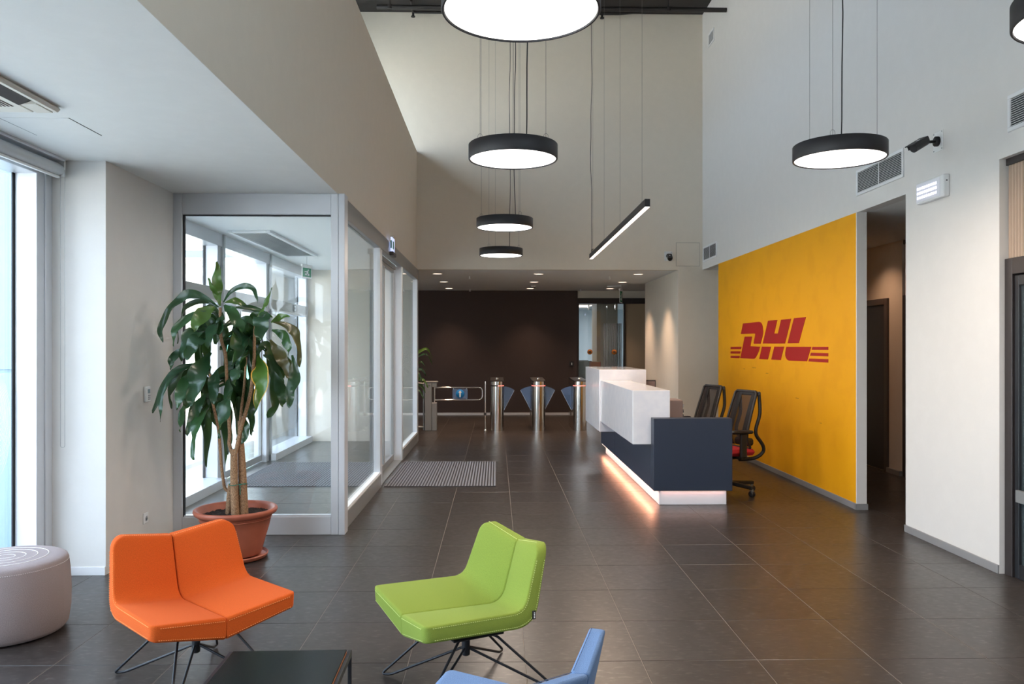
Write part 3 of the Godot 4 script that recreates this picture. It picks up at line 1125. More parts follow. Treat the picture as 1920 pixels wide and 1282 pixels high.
# ---------------------------------------------------------------- outside
func _outdoors() -> void:
	var s := S()
	bxd(s, -80.0, -3.42, -0.3, -0.06, -40.0, 140.0)
	var g := struct("ground", s, M.paving_joint, "pale paved forecourt outside the glass front")
	s = S()
	for i in 15:
		for j in 44:
			var x := -4.3 - i * 0.8
			var d := -4.0 + j * 0.8
			bxd(s, x - 0.395, x + 0.395, -0.06, -0.04, d - 0.395, d + 0.395, 0.004)
	obj("paving_slabs", s, M.paving, g).set_meta("kind", "stuff")
	# cladding outside the column
	s = S()
	bxd(s, -3.54, -3.36, 0.0, 1.43, 5.69, 6.85, 0.004)
	bxd(s, -3.54, -3.36, 1.45, 3.2, 5.69, 6.85, 0.004)
	struct("wall_cladding", s, M.outer_cladding, "pale blue cladding outside the column, split by one dark joint")
	s = S()
	bxd(s, -3.53, -3.36, 1.43, 1.45, 5.70, 6.85)
	struct("trim_1", s, M.pale_seam, "dark joint in the pale cladding outside the column")
	# gate house and the larger house behind it
	var h := thing("gate_house", "cream gate house with a capped corner pillar outside the glass lobby", "building", P(-9.5, -0.06, 19.2))
	s = S()
	box(s, Vector3(-2.6, 0, -1.2), Vector3(2.55, 3.3, 1.2), 0.02)
	obj("wall", s, M.cream_stone, h)
	s = S()
	box(s, Vector3(-2.7, 3.3, -1.3), Vector3(2.65, 3.5, 1.3), 0.03)
	obj("cornice", s, M.cream_stone, h)
	s = S()
	box(s, Vector3(2.3, 0, 0.9), Vector3(2.75, 3.5, 1.35), 0.02)
	box(s, Vector3(2.22, 3.5, 0.82), Vector3(2.83, 3.62, 1.43), 0.02)
	lathe(s, [Vector2(0.4, 3.62), Vector2(0.0, 3.95)], 4, Vector3(2.525, 0, 1.125))
	obj("corner_pillar", s, M.cream_stone, h)
	var b := thing("house", "large cream house with a gabled roof behind the gate house", "building", P(-17.0, -0.06, 40.0))
	s = S()
	box(s, Vector3(-6, 0, -4), Vector3(2.5, 7.5, 4), 0.02)
	obj("wall", s, M.cream_stone, b)
	s = S()
	prism(s, [Vector2(-6.3, 7.5), Vector2(2.8, 7.5), Vector2(-1.75, 10.2)], 8.6, Transform3D(Basis(), Vector3(0, 0, -4.3)))
	obj("roof", s, M.cream_stone, b)
	for i in 3:
		s = S()
		box(s, Vector3(-5.0 + i * 2.6, 3.6, 3.95), Vector3(-3.6 + i * 2.6, 5.6, 4.05), 0.02)
		obj("window", s, M.pale_seam, b)
	var o := thing("office_block", "pale blue panelled office block far outside the glass lobby", "building", P(-22.0, -0.06, 80.0))
	s = S()
	box(s, Vector3(-10, 0, -34), Vector3(0, 8.9, 31), 0.02)
	obj("core", s, M.pale_seam, o)
	for i in 13:
		for j in 3:
			s = S()
			box(s, Vector3(0, 0.1 + j * 2.95, -33.9 + i * 5.0), Vector3(0.12, 2.97 + j * 2.95, -29.0 + i * 5.0), 0.02)
			obj("facade_panel", s, M.outer_cladding, o)
	# lattice mast
	var m := thing("lattice_mast", "thin grey lattice mast seen through the far pane of the glass lobby", "mast", P(-9.8, -0.06, 36.0))
	for q in [[-1, -1], [1, -1], [1, 1], [-1, 1]]:
		s = S(true)
		tube(s, [Vector3(q[0] * 0.9, 0, q[1] * 0.9), Vector3(q[0] * 0.25, 7.5, q[1] * 0.25)], 0.035, 6)
		obj("leg", s, M.grey_metal, m)
	s = S(true)
	for k in 8:
		var y0 := k * 0.93
		var r0 := lerpf(0.9, 0.25, y0 / 7.5)
		var r1 := lerpf(0.9, 0.25, (y0 + 0.93) / 7.5)
		for q in [1.0, -1.0]:
			tube(s, [Vector3(-r0, y0, r0 * q), Vector3(r1, y0 + 0.93, r1 * q)], 0.016, 5)
			tube(s, [Vector3(r0, y0, r0 * q), Vector3(-r1, y0 + 0.93, r1 * q)], 0.016, 5)
			tube(s, [Vector3(r0 * q, y0, -r0), Vector3(r1 * q, y0 + 0.93, r1)], 0.016, 5)
	obj("bracing", s, M.grey_metal, m)
	# glass canopy over the entrance
	var c := thing("entrance_canopy", "glass canopy on steel beams outside the upper panes of the glass lobby", "canopy", P(-3.5, 3.25, 10.4))
	for i in 4:
		s = S()
		box(s, Vector3(-2.4, -0.12, -3.25 + i * 2.1), Vector3(0, 0, -3.17 + i * 2.1), 0.006)
		obj("beam", s, M.grey_metal, c)
		s = S(true)
		tube(s, [Vector3(-2.0, 0.0, -3.21 + i * 2.1), Vector3(0.05, 1.1, -3.21 + i * 2.1)], 0.02, 8)
		obj("tie_rod", s, M.grey_metal, c)
	for i in 3:
		s = S()
		box(s, Vector3(-2.4, 0.01, -3.1 + i * 2.1), Vector3(-0.02, 0.03, -1.12 + i * 2.1))
		obj("glass_panel", s, M.glass, c)
	# hedge and low planting on the far left, net on the fence
	var hd := thing("hedge", "clipped green hedge outside the left window", "hedge", P(-9.5, -0.06, 11.0))
	s = S()
	rng.seed = 5
	for i in 900:
		var p := Vector3(rng.randf_range(-0.8, 0.8), rng.randf_range(0.1, 2.6), rng.randf_range(-6, 6))
		p.x = signf(p.x) * 0.8 if rng.randf() < 0.75 else p.x
		var t := Transform3D(Basis.from_euler(Vector3(rng.randf() * 6, rng.randf() * 6, rng.randf() * 6)).scaled(Vector3.ONE * rng.randf_range(0.16, 0.3)), p)
		tri(s, t * Vector3(-0.6, 0, 0), t * Vector3(0, -0.35, 0), t * Vector3(0.7, 0, 0.1))
		tri(s, t * Vector3(-0.6, 0, 0), t * Vector3(0.7, 0, 0.1), t * Vector3(0, 0.35, 0))
	M.hedge.cull_mode = BaseMaterial3D.CULL_DISABLED
	obj("foliage", s, M.hedge, hd).set_meta("kind", "stuff")
	s = S(true)
	for z in [-4.0, -2.0, 0.0, 2.0, 4.0]:
		tube(s, [Vector3(0, 0, z), Vector3(0, 1.6, z)], 0.05, 6)
	obj("stem", s, M.trunk, hd)
	var n := thing("fence_net", "teal netting on posts outside the glass lobby", "fence", P(-7.6, -0.06, 23.5))
	for i in 4:
		s = S(true)
		tube(s, [Vector3(-0.6 + i * 0.5, 0, 0), Vector3(-0.6 + i * 0.5, 2.2, 0)], 0.03, 6)
		obj("post", s, M.grey_metal, n)
	for i in 3:
		s = S()
		box(s, Vector3(-0.57 + i * 0.5, 0.5, -0.01), Vector3(-0.13 + i * 0.5, 2.1, 0.01), 0.003)
		obj("net_panel", s, M.teal_net, n)


# ---------------------------------------------------------------- lamps over the hall
func _pendant(label: String, x: float, d: float, cord: float, yaw: float) -> void:
	var t := thing("pendant_lamp", label, "lamp", P(x, 2.87, d), 0.0, "round black pendant lamps")
	var key := "pendant_meshes"
	if not has_meta(key):
		var s := S()
		lathe(s, [Vector2(0.285, 0.012), Vector2(0.29, 0.0), Vector2(0.297, 0.0), Vector2(0.3, 0.004), Vector2(0.3, 0.097), Vector2(0.297, 0.1), Vector2(0.0, 0.1)], 72, Vector3.ZERO, 0.9)
		s.generate_normals()
		var a := s.commit()
		s = S()
		disc_y(s, Vector3(0, 0.006, 0), 0.288, 0.012, 72)
		s.generate_normals()
		set_meta(key, [a, s.commit()])
	objm("housing", get_meta(key)[0], M.lamp_black, t)
	objm("diffuser", get_meta(key)[1], M.lamp_white, t)
	var top := Y_C - 2.87
	for i in 3:
		var a := yaw + TAU * i / 3.0
		var s := S(true)
		tube(s, [Vector3(cos(a) * 0.25, 0.1, sin(a) * 0.25), Vector3(cos(a) * 0.25, top, sin(a) * 0.25)], 0.0014, 5)
		obj("suspension_wire", s, M.wire, t)
		s = S(true)
		var ring := []
		for k in 13:
			ring.append(Vector3(cos(a) * 0.25 + 0.016 * sin(TAU * k / 12.0), 0.122 - 0.022 * cos(TAU * k / 12.0), sin(a) * 0.25))
		tube(s, ring, 0.0012, 4)
		obj("wire_loop", s, M.wire, t)
	var s := S(true)
	var pts := []
	for k in 26:
		var y := lerpf(0.1, top, k / 25.0)
		pts.append(Vector3(cord + 0.006 * sin(y * 3.1 + d) + 0.003 * sin(y * 7.7), y, 0.03 + 0.004 * sin(y * 2.3)))
	tube(s, pts, 0.0042, 7)
	obj("power_cord", s, M.cable, t)
	s = S()
	disc_y(s, Vector3(cord, top - 0.03, 0.03), 0.05, 0.03, 20)
	obj("ceiling_cup", s, M.lamp_black, t)
	var al := AreaLight3D.new()
	al.area_size = Vector2(0.4, 0.4)
	al.area_range = 14.0
	al.area_attenuation = 2.0
	al.rotation.x = -PI / 2
	shared(al, "lamp_light", Vector3(0, -0.004, 0), C(255, 234, 214), LAMP, t)


func _lamps() -> void:
	_pendant("large round black pendant lamp nearest the viewer, cut by the top edge", 0.094, 2.99, 0.1, 0.3)
	_pendant("round black pendant lamp above the green chair, second of the middle row", 0.115, 5.35, 0.09, 0.55)
	_pendant("round black pendant lamp in the middle row, third from the viewer", 0.093, 8.42, 0.105, 0.9)
	_pendant("smallest and farthest round black pendant lamp, lowest in the photo", 0.07, 11.0, 0.12, 0.2)
	_pendant("round black pendant lamp hanging before the right wall and its vent", 2.31, 5.30, 0.0, 0.05)
	_pendant("round black pendant lamp cut by the upper right corner", 2.315, 2.99, 0.02, 0.4)
	var t := thing("linear_lamp", "long thin black line lamp hanging over the reception desk", "lamp", P(1.365, 2.87, 9.27))
	var s := S()
	box(s, Vector3(-0.024, 0.004, -2.135), Vector3(0.024, 0.075, -0.02), 0.002)
	obj("housing", s, M.lamp_black, t)
	s = S()
	box(s, Vector3(-0.024, 0.004, -0.018), Vector3(0.024, 0.075, 2.135), 0.002)
	obj("housing", s, M.lamp_black, t)
	s = S()
	box(s, Vector3(-0.021, 0.0, -2.13), Vector3(0.021, 0.006, 2.13), 0.0015)
	obj("diffuser", s, M.line_white, t)
	var top := Y_C - 2.87
	for z in [1.87, 0.54, -0.73, -1.9]:
		s = S(true)
		tube(s, [Vector3(0, 0.09, z), Vector3(0, top, z)], 0.0014, 5)
		obj("suspension_wire", s, M.wire, t)
		s = S()
		lathe(s, [Vector2(0.007, 0.075), Vector2(0.007, 0.1), Vector2(0.0, 0.103)], 10, Vector3(0, 0, z))
		obj("wire_grip", s, M.chrome, t)
	s = S(true)
	var pts := []
	for k in 30:
		var y := lerpf(0.075, top, k / 29.0)
		pts.append(Vector3(0.008 * sin(y * 2.9) + 0.004 * sin(y * 8.0), y, -2.1 + 0.004 * sin(y * 3.0)))
	tube(s, pts, 0.0042, 7)
	obj("power_cord", s, M.cable, t)
	s = S(true)
	for k in 3:
		var ring := []
		for j in 11:
			ring.append(Vector3(0.03 + 0.012 * k * cos(TAU * j / 10.0) + 0.02 * cos(TAU * j / 10.0 + k), 0.11 + 0.035 * sin(TAU * j / 10.0 + k * 0.4), -2.1))
		tube(s, ring, 0.003, 5)
	obj("cord_coil", s, M.cable, t)
	for z in [-1.1, 1.1]:
		var al := AreaLight3D.new()
		al.area_size = Vector2(0.04, 2.0)
		al.area_range = 14.0
		al.area_attenuation = 2.0
		al.rotation.x = -PI / 2
		shared(al, "lamp_light", Vector3(0, -0.004, -z), C(255, 226, 200), LAMP * 0.8, t)


# ---------------------------------------------------------------- reception
func _desk() -> void:
	var t := thing("reception_desk", "white and navy stepped reception desk with a glowing plinth", "desk", P(1.6, 0, 10.0))
	var B := func(called: String, m: Material, x0: float, x1: float, y0: float, y1: float, d0: float, d1: float, bev := 0.004) -> MeshInstance3D:
		var s := S()
		box(s, Vector3(x0 - 1.6, y0, 10.0 - d1), Vector3(x1 - 1.6, y1, 10.0 - d0), bev)
		return obj(called, s, m, t)
	B.call("end_panel", M.navy, 1.598, 2.400, 0.150, 0.885, 8.02, 8.168)
	B.call("front_body", M.navy, 1.598, 1.98, 0.150, 0.600, 8.170, 10.70)
	B.call("front_body", M.navy, 1.598, 1.98, 0.150, 0.462, 10.70, 12.06)
	B.call("end_panel", M.navy, 1.98, 2.400, 0.150, 0.72, 11.95, 12.06)
	B.call("white_counter", M.white_lacquer, 1.409, 1.797, 0.605, 1.161, 8.171, 10.694)
	B.call("white_counter", M.white_lacquer, 1.393, 2.030, 0.466, 1.305, 10.697, 12.33)
	B.call("worktop", M.white_lacquer, 1.80, 2.34, 0.70, 0.735, 8.170, 10.69)
	B.call("worktop", M.white_lacquer, 2.035, 2.34, 0.70, 0.735, 10.69, 11.94)
	var pl: MeshInstance3D = B.call("plinth", M.acrylic, 1.663, 2.355, 0.0, 0.149, 8.075, 12.02)
	var q := S()
	box(q, Vector3(1.605 - 1.6, 0.138, 10.0 - 12.0), Vector3(1.625 - 1.6, 0.1495, 10.0 - 8.09))
	obj("light_strip", q, M.strip_glow, pl)
	q = S()
	box(q, Vector3(1.68 - 1.6, 0.141, 10.0 - 8.072), Vector3(2.34 - 1.6, 0.1495, 10.0 - 8.062))
	obj("light_strip", q, M.strip_glow, pl)
	for k in 2:
		var al := AreaLight3D.new()
		al.area_size = Vector2(0.03, 1.9)
		al.area_range = 6.0
		al.area_attenuation = 2.0
		al.rotation = Vector3(-PI / 2, 0, 0)
		al.rotation_order = EULER_ORDER_YXZ
		shared(al, "strip_light", Vector3(1.615 - 1.6, 0.134, 10.0 - (9.05 + k * 1.98)), C(255, 172, 132), 0.65, t)
	var a2 := AreaLight3D.new()
	a2.area_size = Vector2(0.66, 0.012)
	a2.area_range = 6.0
	a2.area_attenuation = 2.0
	a2.rotation = Vector3(-PI / 2, 0, 0)
	shared(a2, "strip_light", Vector3(2.01 - 1.6, 0.136, 10.0 - 8.055), C(255, 190, 170), 0.02, t)
	# things on the worktop
	var bx := thing("file_box", "taupe box with metal catches on the worktop beside the white counter", "box", P(1.93, 0.735, 8.75))
	var s := S()
	box(s, Vector3(-0.10, 0, -0.16), Vector3(0.10, 0.30, 0.16), 0.012)
	obj("case", s, M.taupe, bx)
	for i in 4:
		s = S()
		box(s, Vector3(0.10, 0.05 + i * 0.055, 0.10), Vector3(0.112, 0.09 + i * 0.055, 0.15), 0.003)
		obj("catch", s, M.chrome, bx)
	var bo := thing("bowl", "white rounded bowl on the worktop beside the taupe box", "bowl", P(2.12, 0.735, 8.9))
	s = S()
	lathe(s, [Vector2(0.03, 0), Vector2(0.07, 0.02), Vector2(0.085, 0.06), Vector2(0.08, 0.062), Vector2(0.06, 0.03), Vector2(0.0, 0.02)], 24)
	obj("body", s, M.white_plastic, bo)
	s = S()
	lathe(s, [Vector2(0.0, 0.075), Vector2(0.06, 0.07), Vector2(0.083, 0.06)], 24)
	obj("lid", s, M.white_plastic, bo)
	var mo := thing("monitor", "small dark framed monitor standing behind the lower white counter", "monitor", P(2.12, 0.735, 10.9), -0.2)
	s = S()
	box(s, Vector3(-0.06, 0, -0.05), Vector3(0.06, 0.012, 0.05), 0.004)
	obj("foot", s, M.frame_black, mo)
	s = S()
	box(s, Vector3(-0.015, 0.012, -0.01), Vector3(0.015, 0.24, 0.01), 0.003)
	obj("stand", s, M.frame_black, mo)
	s = S()
	box(s, Vector3(-0.078, 0.22, 0.012), Vector3(0.078, 0.42, 0.03), 0.004)
	obj("case", s, M.frame_black, mo)
	s = S()
	box(s, Vector3(-0.06, 0.235, 0.0301), Vector3(0.066, 0.405, 0.032))
	obj("screen", s, M.taupe, mo)
	_office_chair("black mesh office chair with a red seat nearest the right end of the desk", Vector2(2.56, 8.74))
	_office_chair("black mesh office chair behind the other one, in front of the cream wall", Vector2(2.52, 9.95))
	# emblem on the yellow wall
	var root := thing("wall_emblem", "red slanted block-letter emblem with speed stripes on the yellow wall", "emblem", P(3.57, 1.62, 11.0), -PI / 2)
	_emblem(root)


func _logo_piece(root: Node3D, called: String, pts: Array) -> void:
	var s := S()
	prism(s, pts, 0.004)
	obj(called, s, M.logo_red, root)


func _office_chair(label: String, at: Vector2) -> void:
	# local: faces -z; world facing (-0.94, -0.34) in (x, d)
	var t := thing("office_chair", label, "chair", P(at.x, 0, at.y), atan2(0.94, -0.34), "office chairs behind the desk")
	var bl: Material = M.black_plastic
	for i in 5:
		var a := TAU * i / 5.0 + 0.35
		var e := Vector3(cos(a), 0, sin(a))
		var s := S()
		var xf := Transform3D(Basis(Vector3.UP, -a), Vector3.ZERO)
		box(s, Vector3(0.03, 0.085, -0.022), Vector3(0.33, 0.125, 0.022), 0.008, xf * Transform3D(Basis(Vector3.BACK, -0.06), Vector3(0, 0.01, 0)))
		obj("base_leg", s, bl, t)
		s = S()
		for z in [-0.022, 0.006]:
			lathe_x(s, xf * Transform3D(Basis(), Vector3(0.32, 0.032, z)), 0.032, 0.016)
		var w := obj("caster", s, bl, t)
		s = S()
		box(s, Vector3(0.305, 0.05, -0.01), Vector3(0.335, 0.085, 0.01), 0.003, xf)
		obj("fork", s, M.grey_metal, w)
	var s := S()
	lathe(s, [Vector2(0.045, 0.08), Vector2(0.045, 0.16), Vector2(0.028, 0.165), Vector2(0.028, 0.40), Vector2(0.0, 0.40)], 20)
	obj("column", s, M.grey_metal, t)
	s = S()
	box(s, Vector3(-0.10, 0.38, -0.12), Vector3(0.10, 0.42, 0.14), 0.01)
	obj("mechanism", s, bl, t)
	s = S()
	box(s, Vector3(-0.24, 0.43, -0.27), Vector3(0.24, 0.50, 0.20), 0.028)
	obj("seat", s, M.red_fabric, t)
	# back: curved mesh panel in a frame, two side arcs
	var prof := smooth_path([Vector3(0, 0.52, 0.17), Vector3(0, 0.64, 0.135), Vector3(0, 0.85, 0.19), Vector3(0, 1.10, 0.275)], 6)
	s = S(true)
	var rg := []
	for p in prof:
		var k: float = (p.y - 0.52) / 0.58
		var hw := lerpf(0.21, 0.185, k)
		rg.append([p + Vector3(-hw, 0, -0.03), p + Vector3(-hw * 0.4, 0, 0.004), p + Vector3(hw * 0.4, 0, 0.004), p + Vector3(hw, 0, -0.03)])
	for i in rg.size() - 1:
		for j in 3:
			quad(s, rg[i][j], rg[i][j + 1], rg[i + 1][j + 1], rg[i + 1][j])
	var back := obj("back_mesh", s, M.chair_mesh, t)
	s = S(true)
	var loop := []
	for r in rg:
		loop.append(r[0])
	loop.append(rg[-1][0] + Vector3(0.03, 0.02, 0.01))
	loop.append(rg[-1][3] + Vector3(-0.03, 0.02, 0.01))
	for i in rg.size():
		loop.append(rg[rg.size() - 1 - i][3])
	loop.append(rg[0][3] + Vector3(-0.03, -0.02, 0.02))
	loop.append(rg[0][0] + Vector3(0.03, -0.02, 0.02))
	loop.append(rg[0][0])
	tube(s, loop, 0.014, 8)
	obj("back_frame", s, bl, t)
	for q in [-0.135, 0.135]:
		s = S()
		for i in rg.size() - 1:
			var a: Vector3 = prof[i] + Vector3(q, 0, -0.012)
			var b: Vector3 = prof[i + 1] + Vector3(q, 0, -0.012)
			var hw := Vector3(0.05, 0, 0)
			quad(s, a - hw, a + hw, b + hw, b - hw)
			quad(s, b - hw, b + hw, a + hw, a - hw)
		obj("mesh_band", s, bl, back)
	for x in [-0.17, 0.17]:
		s = S(true)
		tube(s, smooth_path([Vector3(x, 1.09, 0.29), Vector3(x, 0.88, 0.30), Vector3(x, 0.72, 0.25), Vector3(x, 0.64, 0.255), Vector3(x, 0.53, 0.34), Vector3(x * 0.9, 0.45, 0.355), Vector3(x * 0.7, 0.385, 0.27), Vector3(x * 0.4, 0.37, 0.1)], 5), 0.02, 9)
		obj("side_arc", s, bl, t)
	s = S()
	box(s, Vector3(-0.2, 1.07, 0.265), Vector3(0.2, 1.12, 0.30), 0.012)
	obj("top_rail", s, bl, t)
	s = S()
	box(s, Vector3(-0.12, 0.52, 0.17), Vector3(0.12, 0.6, 0.27), 0.02)
	obj("lumbar_mount", s, bl, t)
	for x in [-0.29, 0.29]:
		s = S()
		box(s, Vector3(x - 0.02, 0.42, -0.05), Vector3(x + 0.02, 0.68, 0.03), 0.01)
		var ar := obj("arm_post", s, bl, t)
		s = S()
		box(s, Vector3(x - 0.045, 0.68, -0.17), Vector3(x + 0.045, 0.715, 0.10), 0.014)
		obj("arm_pad", s, bl, t)
		s = S()
		box(s, Vector3(minf(x, x * 0.35), 0.40, -0.04), Vector3(maxf(x, x * 0.35), 0.425, 0.02), 0.006)
		obj("arm_bracket", s, bl, ar)


func lathe_x(s: SurfaceTool, xf: Transform3D, r: float, w: float) -> void:   # wheel, axis = local z
	var t := S()
	lathe(t, [Vector2(0, 0), Vector2(r * 0.9, 0), Vector2(r, w * 0.2), Vector2(r, w * 0.8), Vector2(r * 0.9, w), Vector2(0, w)], 20)
	t.generate_normals()
	s.append_from(t.commit(), 0, xf * Transform3D(Basis(Vector3.RIGHT, PI / 2), Vector3.ZERO))


# ---------------------------------------------------------------- turnstiles and swing gate
func _gates() -> void:
	var xs := [0.02, 0.82, 1.62]
	var names := ["steel turnstile column beside the swing gate, leftmost of three", "steel turnstile column in the middle with a blue glass flap on each side", "steel turnstile column partly hidden by the reception desk, rightmost of three"]
	for i in 3:
		var t := thing("turnstile", names[i], "turnstile", P(xs[i], 0, 15.33), 0.0, "turnstile columns")
		var poly := []
		for k in 25:
			var a := PI + PI * k / 24.0
			poly.append(Vector2(cos(a) * 0.13, sin(a) * 0.13))
		poly.append(Vector2(0.13, 0.95))
		poly.append(Vector2(-0.13, 0.95))
		# polygon in (x, depth): local xy -> world x, z
		var xf := Transform3D(Basis(Vector3(1, 0, 0), Vector3(0, 0, -1), Vector3(0, 1, 0)), Vector3.ZERO)
		var s := S()
		_column(s, poly, 0.0, 0.855)
		obj("body", s, M.steel, t)
		s = S()
		_column(s, poly, 0.875, 0.945)
		obj("collar", s, M.steel, t)
		s = S()
		var ring := []
		for k in 25:
			var a := PI + PI * k / 24.0
			if i == 0 and k < 13:
				continue
			ring.append(Vector2(cos(a) * 0.132, sin(a) * 0.132))
		var inner := []
		for k in ring.size():
			inner.append(ring[ring.size() - 1 - k] * 0.93)
		prism(s, ring + inner, 0.018, Transform3D(xf.basis, Vector3(0, 0.856, 0)))
		obj("light_band", s, M.red_glow, t)
		s = S()
		var small := []
		for p in poly:
			small.append(p * 0.98)
		_column(s, small, 0.855, 0.875)
		obj("band_recess", s, M.black_plastic, t)
		s = S()
		_column(s, poly, 0.945, 0.99, 0.045)
		obj("lid", s, M.black_plastic, t)
		s = S()
		lathe(s, [Vector2(0.028, 0.98), Vector2(0.028, 1.0), Vector2(0.02, 1.015), Vector2(0, 1.02)], 18, Vector3(0.0, 0, -0.15))
		obj("reader_knob", s, M.chrome, t)
		for side in [-1.0, 1.0]:
			if (i == 0 and side < 0) or (i == 2 and side > 0):
				continue
			s = S()
			var x := 0.135
			var fan := [Vector2(side * x, 0.36), Vector2(side * (x + 0.205), 0.755)]
			for k in 5:
				var u := k / 4.0
				fan.append(Vector2(side * lerpf(x + 0.19, x, u), lerpf(0.775, 0.835, sin(u * PI / 2))))
			prism(s, fan, 0.012, Transform3D(Basis(), Vector3(0, 0, -0.3)))
			obj("glass_flap", s, M.glass_blue, t)
			s = S(true)
			tube(s, [Vector3(side * (x + 0.203), 0.755, -0.294), Vector3(side * x, 0.365, -0.294)], 0.004, 6)
			obj("flap_edge", s, M.white_edge, t)
		for y in [0.25, 0.6]:
			s = S()
			box(s, Vector3(-0.138, y, -0.5), Vector3(-0.130, y + 0.05, -0.46), 0.002)
			obj("side_sensor", s, M.black_plastic, t)
	# swing gate
	var g := thing("swing_gate", "steel swing gate with a looped arm and round blue arrow sign", "gate", P(-1.24, 0, 15.4))
	var s := S()
	box(s, Vector3(-0.13, 0, -0.08), Vector3(0.0, 0.92, 0.08), 0.006)
	obj("post", s, M.grey_metal, g)
	s = S()
	box(s, Vector3(0.002, 0, -0.07), Vector3(0.10, 0.535, 0.075), 0.006)
	obj("lower_housing", s, M.grey_metal, g)
	s = S()
	box(s, Vector3(0.002, 0.835, -0.07), Vector3(0.10, 0.92, 0.075), 0.006)
	obj("upper_housing", s, M.grey_metal, g)
	s = S()
	box(s, Vector3(-0.135, 0.92, -0.09), Vector3(0.115, 0.95, 0.09), 0.008)
	obj("cap", s, M.grey_metal, g)
	s = S(true)
	tube(s, [Vector3(0.05, 0.535, 0), Vector3(0.05, 0.835, 0)], 0.018, 12)
	obj("hinge_pole", s, M.chrome, g)
	s = S(true)
	tube(s, bend([Vector3(0.05, 0.825, 0), Vector3(0.98, 0.825, 0), Vector3(0.98, 0.585, 0), Vector3(0.05, 0.585, 0)], 0.09, 8), 0.013, 10)
	obj("loop_arm", s, M.chrome, g)
	s = S()
	box(s, Vector3(0.40, 0.605, -0.006), Vector3(0.69, 0.80, 0.002), 0.002)
	var pl := obj("sign_plate", s, M.glass_blue, g)
	s = S()
	_disc_at(s, Transform3D(Basis(Vector3.RIGHT, PI / 2), Vector3(0.545, 0.703, 0.003)), 0.083, 0.004, 36)
	obj("blue_disc", s, M.sign_blue, pl)
	s = S()
	prism(s, [Vector2(-0.012, -0.065), Vector2(0.012, -0.065), Vector2(0.012, 0.02), Vector2(0.032, 0.02), Vector2(0, 0.066), Vector2(-0.032, 0.02), Vector2(-0.012, 0.02)], 0.003, Transform3D(Basis(), Vector3(0.545, 0.703, 0.007)))
	obj("arrow", s, M.sign_white, pl)
	for x in [0.42, 0.67]:
		s = S()
		box(s, Vector3(x - 0.006, 0.79, -0.008), Vector3(x + 0.006, 0.82, 0.008), 0.002)
		box(s, Vector3(x - 0.006, 0.59, -0.008), Vector3(x + 0.006, 0.615, 0.008), 0.002)
		obj("plate_clip", s, M.chrome, g)
	var tm := TextMesh.new()
	tm.text = "BASE"
	tm.font_size = 24
	tm.pixel_size = 0.0015
	tm.depth = 0.002
	objm("lettering", tm, M.black_plastic, g, Vector3(-0.066, 0.865, 0.081))
	# latch pole
	var p := thing("latch_pole", "slim chrome pole between the swing gate and the first turnstile", "pole", P(-0.205, 0, 15.3))
	s = S(true)
	tube(s, [Vector3(0, 0.03, 0), Vector3(0, 0.95, 0)], 0.014, 12)
	obj("tube", s, M.chrome, p)
	s = S()
	lathe(s, [Vector2(0.03, 0), Vector2(0.03, 0.012), Vector2(0.02, 0.03), Vector2(0.014, 0.03)], 18)
	obj("foot", s, M.chrome, p)
	s = S()
	box(s, Vector3(-0.03, 0.30, -0.02), Vector3(0.02, 0.345, 0.02), 0.005)
	obj("clamp", s, M.black_plastic, p)
	# railing left of the gate
	var r := thing("railing", "grey steel railing between the swing gate and the glass lobby wall", "railing", P(-1.85, 0, 15.42))
	for x in [-0.45, 0.0, 0.2, 0.45]:
		s = S(true)
		tube(s, [Vector3(x, 0, 0), Vector3(x, 0.9, 0)], 0.016, 10)
		obj("post", s, M.grey_metal, r)
	for y in [0.06, 0.9]:
		s = S(true)
		tube(s, [Vector3(-0.46, y, 0), Vector3(0.46, y, 0)], 0.02, 10)
		obj("rail", s, M.grey_metal, r)


func _column(s: SurfaceTool, poly: Array, y0: float, y1: float, slope := 0.0) -> void:   # poly in (x, depth from the local origin)
	var pp := PackedVector2Array(poly)
	if Geometry2D.is_polygon_clockwise(pp):
		pp.reverse()
	var n := pp.size()
	var top := func(q: Vector2) -> float: return y1 - slope * (1.0 - clampf((q.y + 0.13) / 0.26, 0.0, 1.0)) * 0.9
	var c := Vector2.ZERO
	for q in pp:
		c += q / n
	for i in n:
		var a := pp[i]
		var b := pp[(i + 1) % n]
		s.set_smooth_group(1 if (a.y < 0.02 and b.y < 0.02) else -1)
		quad(s, Vector3(a.x, y0, -a.y), Vector3(b.x, y0, -b.y), Vector3(b.x, top.call(b), -b.y), Vector3(a.x, top.call(a), -a.y))
		s.set_smooth_group(-1)
		tri(s, Vector3(c.x, top.call(c), -c.y), Vector3(a.x, top.call(a), -a.y), Vector3(b.x, top.call(b), -b.y))
		tri(s, Vector3(c.x, y0, -c.y), Vector3(b.x, y0, -b.y), Vector3(a.x, y0, -a.y))


